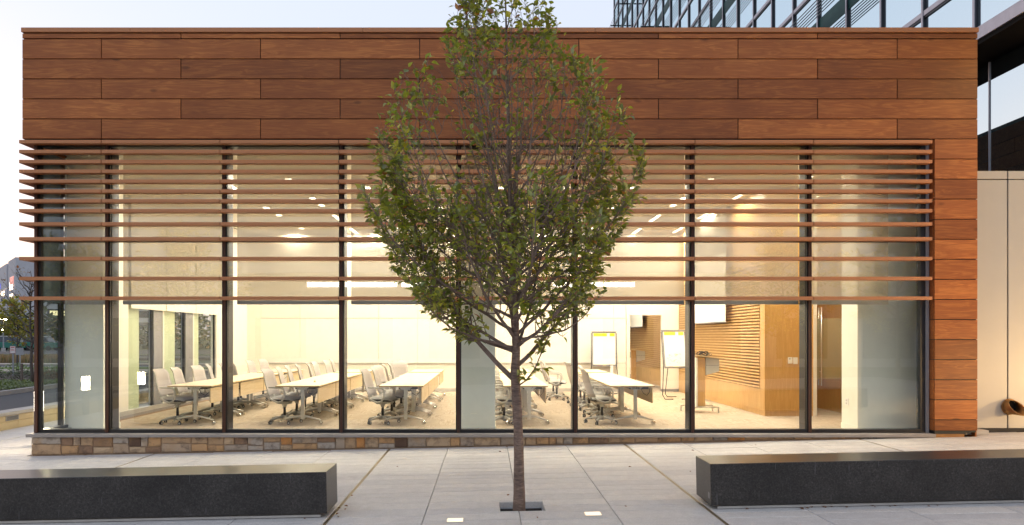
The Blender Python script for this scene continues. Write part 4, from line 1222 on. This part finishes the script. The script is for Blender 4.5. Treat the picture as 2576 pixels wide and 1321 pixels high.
# planting in the bed: low shrubs one by one, ground cover and ornamental grasses as masses
def shrub(x, y, w, h, pal, label, seed, grp='shrubs in the roadside bed'):
    rnd = random.Random(seed); r = empty('shrub', label, 'shrub', (x,y,-.25), 0, grp)
    b = MB(); s = MB()
    for _ in range(7):
        s.tube([(0,0,.01),(rnd.uniform(-.4,.4)*w, rnd.uniform(-.4,.4)*w, h*.8)],[.012,.004],4)
    s.build('stems', M['bark_grey'], r)
    for _ in range(300):
        a, q, u = rnd.uniform(0,2*PI), math.sqrt(rnd.random()), rnd.random()
        p = Vector((w*.5*q*math.cos(a)*(1-.4*u*u), w*.5*q*math.sin(a)*(1-.4*u*u), h*(.1+.9*u)*(1-.25*q*q)))
        leaf(b, p, Vector((math.cos(a),math.sin(a),.6)), Vector((rnd.uniform(-1,1),rnd.uniform(-1,1),.3)), .085*rnd.uniform(.7,1.3), rnd, .0, pal)
    leaf_object(b, 'foliage', r, M['leaf'])
YEW = [(.018,.040,.016),(.026,.050,.020),(.03,.055,.020)]; LIME = [(.09,.17,.04),(.12,.20,.05),(.07,.14,.04)]; RUST = [(.15,.07,.035),(.11,.06,.03)]
SHL = ['dark clipped shrub at the left edge behind the kerb','dark clipped shrub left of the wooden stake','dark clipped shrub right of the wooden stake','rusty brown shrub right of the bare tree trunk','light green bush at the far left of the bed','light green bush under the white sign','light green bush left of the stake','light green bush beside the bare tree','light green bush by the pavilion corner']
for i, (x,y,w,h,pal) in enumerate(((-21.4,30.2,1.0,.46,YEW),(-20.0,30.0,1.2,.48,YEW),(-18.5,29.6,1.0,.44,YEW),(-17.9,28.6,.8,.48,RUST),(-24.4,34.5,1.1,.5,LIME),(-23.0,34.2,1.2,.58,LIME),(-21.6,33.6,1.0,.5,LIME),(-20.6,33.0,1.0,.55,LIME),(-19.6,32.4,1.2,.55,LIME))):
    shrub(x,y,w,h,pal,SHL[i],100+i)
b = MB(); rg = random.Random(31)
for k in range(5000):
    y = rg.uniform(23.2,28.6); x = bedx(y)-.2-rg.random()*4.2
    leaf(b, Vector((x,y,-.24+rg.random()*.09)), Vector((rg.uniform(-1,1),rg.uniform(-1,1),.8)), Vector((rg.uniform(-1,1),rg.uniform(-1,1),0)), .09, rg, 0, [(.10,.14,.05),(.13,.17,.06),(.07,.11,.04)])
leaf_object(b, 'ground_cover', None, M['leaf'])
b = MB()
for k in range(5200):
    x = rg.uniform(-46,-28); y = 50.4+rg.random()*5; h = rg.uniform(.25,.60)
    c = rg.choice([(.22,.13,.05,1),(.26,.16,.07,1),(.15,.08,.04,1)]) if h > .38 else (.09,.12,.02,1)
    p = Vector((x,y,-.55)); d = Vector((rg.uniform(-.25,.25),rg.uniform(-.25,.25),1))
    b.add([p+Vector((-.03,0,0)), p+Vector((.03,0,0)), p+d*(h+.26)+Vector((.012,0,0)), p+d*(h+.26)+Vector((-.012,0,0))], [(0,1,2,3)], c)
leaf_object(b, 'ornamental_grasses', None, M['leaf'])
st = MB(); st.box(-.035,.035,-.035,.035,0,.78)
tag(st.build('timber_stake', M['timber'], None, loc=(-18.55,27.9,-.245)), 'weathered square timber stake standing among the shrubs', 'stake')
sg = empty('sign_post', 'white traffic sign with red border on a grey post', 'sign', (-22.35,33.0,-.25))
MB().box(-.03,.03,-.02,.02,.002,1.42).build('post', M['galv'], sg)
MB().box(-.125,.125,-.035,-.022,1.08,1.42).build('plate', M['signwhite'], sg)
b = MB()
for (a,c,d,e) in ((-.125,.125,1.405,1.42),(-.125,.125,1.08,1.092),(-.125,-.113,1.092,1.405),(.113,.125,1.092,1.405),(-.085,.085,1.33,1.37),(-.085,.06,1.25,1.275),(-.085,.085,1.19,1.21)): b.box(a,c,-.038,-.0355,d,e)
b.build('red_marking', M['signred'], sg)
sg = empty('sign_post', 'grey back of a road sign on a thin post right of the white sign', 'sign', (-26.7,40.0,-.29))
MB().box(-.03,.03,-.02,.02,.002,1.25).build('post', M['galv'], sg); MB().box(-.22,.22,-.035,-.022,.86,1.26).build('plate', M['galv'], sg)
def street_lamp(loc, H, label, glow=True):
    r = empty('street_lamp', label, 'street lamp', loc, 0, 'street lamps by the car park')
    MB().cyl((0,0,.001),(0,0,H),.08,.05,8).build('pole', M['galv'], r); MB().cyl((0,0,.002),(0,0,.5),.25,n=10).build('footing', M['concrete'], r)
    MB().box(-.5,.5,-.12,.12,H+.001,H+.10).build('lamp_head', M['frame'], r); MB().box(-.42,.42,-.1,.1,H-.06,H-.001).build('bulb', M['lampglow'], r)
street_lamp((-62.2,90,-.34), 4.2, 'lit street lamp at the left edge of the view'); street_lamp((-74,107,-.5), 3.2, 'dim street lamp farther off by the woods')
def van(loc, rz, label):
    r = empty('parked_van', label, 'van', loc, rz, 'green vans parked by the woods')
    b = MB(); b.add([(-2.2,-.9,.4),(2.2,-.9,.4),(2.2,.9,.4),(-2.2,.9,.4),(-2.2,-.88,1.2),(2.15,-.88,1.1),(2.15,.88,1.1),(-2.2,.88,1.2)],[(0,3,2,1),(4,5,6,7),(0,1,5,4),(1,2,6,5),(2,3,7,6),(3,0,4,7)]); b.build('body', M['vangreen'], r, bevel=.05)
    b = MB(); b.add([(-2.15,-.84,1.2),(1.5,-.84,1.2),(1.5,.84,1.2),(-2.15,.84,1.2),(-2.1,-.75,1.95),(.7,-.75,1.95),(.7,.75,1.95),(-2.1,.75,1.95)],[(4,5,6,7),(0,1,5,4),(1,2,6,5),(2,3,7,6),(3,0,4,7)]); b.build('cab', M['officeglass'], r, bevel=.04)
    MB().box(-2.1,.7,-.76,.76,1.952,2.05).build('roof', M['vanwhite'], r, bevel=.03)
    for x in (-1.4,1.4):
        for s in (-1,1): MB().cyl((x,s*.78,.34),(x,s*.95,.34),.34,n=14).build('wheel', M['rubber'], r)
van((-66.5,98,-.34), .1, 'dark green van with a pale roof, the left one'); van((-62.6,98.5,-.34), 0, 'dark green van with a pale roof, nearer the bare tree')

# office blocks on the left horizon
ob = empty('office_building', 'grey precast office block with recessed windows and a lit upper sign', 'building', (-107,160,-.6))
dl = Vector((-.65,.76,0)).normalized(); dr_ = Vector((.76,.65,0)).normalized()
ob.rotation_euler = (0,0,math.atan2(dr_.y,dr_.x))      # local x along the right face, local y along the left face
def obx(name, x0,x1,y0,y1,z0,z1,mat): return MB().box(x0,x1,y0,y1,z0,z1).build(name, M[mat], ob)
LH = 20.2
obx('wall', 0,34,0,31.5,0,LH,'officewall')
obx('wall_pier', -.7,-.01,0,12.6,0.1,LH+.15,'officewall'); obx('wall_pier', -.7,-.01,15.2,31.5,0.1,LH-.1,'officewall')
obx('roof_plant', 2,5,14,17,LH,LH+1.0,'bluebuilding')
for k in range(5): 
    obx('window', -.78,-.702,3.6,9.5,1.6+2.9*k,3.5+2.9*k,'officeglass')
obx('window', -.78,-.702,19,26,11.3,13.6,'officeglass'); obx('window', -.78,-.702,18.6,27,.5,9.9,'officewall')
for k in range(6):
    f = obx('window', 5.5,30,-.10,-.004,1.2+2.9*k,2.9+2.9*k,'officeglass')
    for (a,c) in (((6,13),(18,19)) if k == 2 else ((9,11.5),(20,23)) if k == 4 else ((11,12),)): obx('lit_pane', a,c,-.13,-.104,1.4+2.9*k,2.5+2.9*k,'litwindow')
b = MB(); 
for i in range(5):
    y = 8.5-1.35*i
    b.box(-.86,-.72,y-.34,y-.16,14.4,16.2)
    if i % 2 == 0: b.box(-.86,-.72,y-.75,y-.345,15.9,16.2)
b.build('lit_sign_letters', M['letterred'], ob)
obx('lit_logo', -.86,-.72,28.5,31,14.6,16.0,'letterblue')
for z in (5.5,11.0,14.0): obx('panel_joint', -.705,-.7005,0,31.5,z,z+.06,'frame')
ob2 = empty('office_building', 'pale blue low office block at the very left edge behind the grey one', 'building', (-205,265,-.6))
MB().box(-40,14,0,20,0,19).build('wall', M['bluebuilding'], ob2)
for k in range(4): MB().box(-39,13,-.2,-.01,2+4.3*k,4.6+4.3*k).build('window', M['officeglass'], ob2)

# ------------------------------------------------------------------ glass tower, beige wall, scupper
tw_ = empty('glass_tower', 'tall glass curtain wall tower rising behind the pavilion roof with sunshade ledges', 'building', (9.0, 12.86, 0))
PITCH = 1.5237
NB = 24; ST = -4
fl = [7.08, 8.24, 11.08, 12.3, 15.2, 16.42, 19.34, 20.56, 23.48, 24.7, 27.6, 28.8, 32]
def T0(i): return PITCH*i
for i in range(ST, NB+1):
    y = T0(i)
    m = MB().box(-.062,-.046,y-.026,y+.026,7.16,34).build('mullion', M['towersilver'], tw_)
    MB().box(-.0455,-.003,y-.022,y+.022,7.16,34).build('mullion_body', M['mullionnavy'], m)
for a, c in zip(fl[:-1], fl[1:]):
    for i in range(ST, NB):
        band = a in (8.24, 12.3, 16.42, 20.56, 24.7, 28.8)
        ys0, ys1 = T0(i)+.052, T0(i+1)-.028
        if band:
            zb = a+1.50
            MB().add([(0,ys0,a+.05),(0,ys1,a+.05),(0,ys1,zb),(0,ys0,zb)],[(3,2,1,0)]).build('glass_pane', M['towerglass'], tw_)
            MB().box(-.012,-.002,ys0,ys1,zb,zb+.45).build('reflection_band', M['reflectband'], tw_)  # dark green reflection in the glass, painted as an opaque band
            MB().add([(0,ys0,zb+.45),(0,ys1,zb+.45),(0,ys1,c-.05),(0,ys0,c-.05)],[(3,2,1,0)]).build('glass_pane', M['towerglass'], tw_)
        else:
            MB().add([(0,ys0,a+.05),(0,ys1,a+.05),(0,ys1,c-.05),(0,ys0,c-.05)],[(3,2,1,0)]).build('glass_pane', M['towerglass'], tw_)
for z in fl[1:-1]:
    MB().box(-.045,-.002,T0(ST),T0(NB),z-.05,z+.05).build('transom', M['towersilver'], tw_)
    MB().box(-.03,-.001,T0(ST),T0(NB),z-.095,z-.051).build('transom_shadow', M['frame'], tw_)  # dark strip that paints the shadow under each transom
for z in (9.98, 14.08, 18.18, 22.3, 26.4):
    sl = MB()
    for k in range(6): sl.box(-.80+.085*k,-.786+.085*k,T0(ST),T0(NB),z-.012,z+.010)
    q = sl.build('sunshade_slats', M['shadearm'], tw_)
    for i in range(ST, NB, 2): MB().box(-.80,-.111,T0(i)+.02,T0(i)+.07,z-.085,z-.021).build('shade_bracket', M['shadearm'], q)
MB().box(-.14,.02,T0(ST),T0(NB),6.98,7.20).build('base_fascia', M['towersilver'], tw_)
MB().box(-.10,6,T0(ST),T0(NB),6.90,6.975).build('soffit', M['towerdark'], tw_)
MB().box(.02,6,T0(ST)+.02,T0(NB)-.02,7.22,34).build('core', M['towerdark'], tw_)
yy = [-1.15, .57, 1.9, 3.1, 4.3, 5.8, 7.3, 8.8, 10.3, 11.8]
for a, c in zip(yy[:-1], yy[1:]):
    MB().add([(.65,a+.01,.1),(.65,c-.01,.1),(.65,c-.01,6.88),(.65,a+.01,6.88)],[(3,2,1,0)]).build('glass_pane', M['towerglass'], tw_)
    MB().box(.63,.66,c-.009,c+.009,.1,6.88).build('mullion', M['towersilver'], tw_)
MB().box(.67,6,-1.1,T0(NB)-.05,.1,6.87).build('core', M['towerdark'], tw_)
# small projecting glazed fin at the far end
fn = MB().add([(-.85,T0(NB)+.3,20.9),(-.02,T0(NB)+.3,20.9),(-.02,T0(NB)+.3,34),(-.85,T0(NB)+.3,34)],[(0,1,2,3)])
for (x,y,lb) in ((9.9,8.0,'round warm downlight in the tower soffit, nearer the pavilion'),(11.6,8.6,'round warm downlight in the tower soffit, by the entrance')):
    r = empty('soffit_light', lb, 'downlight', (x,y,6.899), 0, 'soffit downlights')
    MB().cyl((0,0,-.012),(0,0,0),.11,n=20).build('trim_ring', M['towersilver'], r); MB().cyl((0,0,-.016),(0,0,-.0125),.085,n=20).build('lens', M['bollardglow'], r)
    area_lamp('lamp', r, (0,0,-.02), .16, .16, 42, (1,.62,.24))
bw = empty('panel_wall', 'beige metal panel wall to the right of the wooden pillar', 'wall', (7.75, 11.40, 0))
for (x0,x1,z0,z1) in ((0,.725,.12,4.165),(.745,2.3,.12,4.165),(2.32,4.2,.12,4.165),(0,.725,4.18,4.31),(.745,2.3,4.18,4.31),(2.32,4.2,4.18,4.31)):
    MB().box(x0+.002,x1,0,.03,z0,z1).build('panel', M['beige'], bw, bevel=.003)
MB().box(.004,4.2,.032,.30,.05,4.29).build('backing', M['towerdark'], bw)
MB().box(.004,4.2,.004,.029,.045,.115).build('base_flashing', M['frame'], bw)
sc_ = empty('scupper_pipe', 'bronze drain scupper pipe sticking out of the beige wall', 'scupper', (8.50,11.399,.47))
b = MB(); n = 20; ro, ri = .118, .105
prof = []
for rr, front in ((ro, 1), (ri, 1)):
    for k in range(n):
        a = 2*PI*k/n; prof.append((rr*math.cos(a), -(.20-.13*math.sin(a)), rr*math.sin(a)))
vs = [(ro*math.cos(2*PI*k/n), 0, ro*math.sin(2*PI*k/n)) for k in range(n)]+prof+[(ri*math.cos(2*PI*k/n), -.03, ri*math.sin(2*PI*k/n)) for k in range(n)]
fs = []
for j in range(3): fs += [(j*n+k, j*n+(k+1)%n, (j+1)*n+(k+1)%n, (j+1)*n+k) for k in range(n)]
b.add(vs, fs); b.build('pipe', M['bronze'], sc_, True)
MB().cyl((0,-.001,0),(0,-.028,0),.1,n=20).build('pipe_bottom', M['towerdark'], sc_)
b = MB(); b.tube([(.124*math.cos(2*PI*k/24), -.02, .124*math.sin(2*PI*k/24)) for k in range(25)], .010, 6); b.build('collar', M['bronze'], sc_, True)
b = MB().box(0,.38,0,.22,0,.07); tag(b.build('concrete_block', M['concrete'], None, bevel=.004, loc=(7.60,11.12,.05)), 'small pale concrete block at the foot of the wooden pillar', 'block')

# buildings across the plaza, behind the viewer (seen only as reflections in the glass)
rb = empty('plaza_building', 'long dark building across the plaza with a lit ribbon window', 'building', (0,-26,-.5))
MB().box(-45,45,-10,0,0,6.5).build('wall', M['officewall'], rb)
for (a,c) in ((-12.4,-6.2),(-5.9,-1.0),(-.6,3.4),(3.8,6.3),(6.6,10.2)): MB().box(a,c,.005,.06,5.55,5.95).build('ribbon_window', M['ribbonglow'], rb)
for k in range(14): MB().box(-40+6*k,-36.5+6*k,.005,.05,.6,3.4).build('window', M['officeglass'], rb)
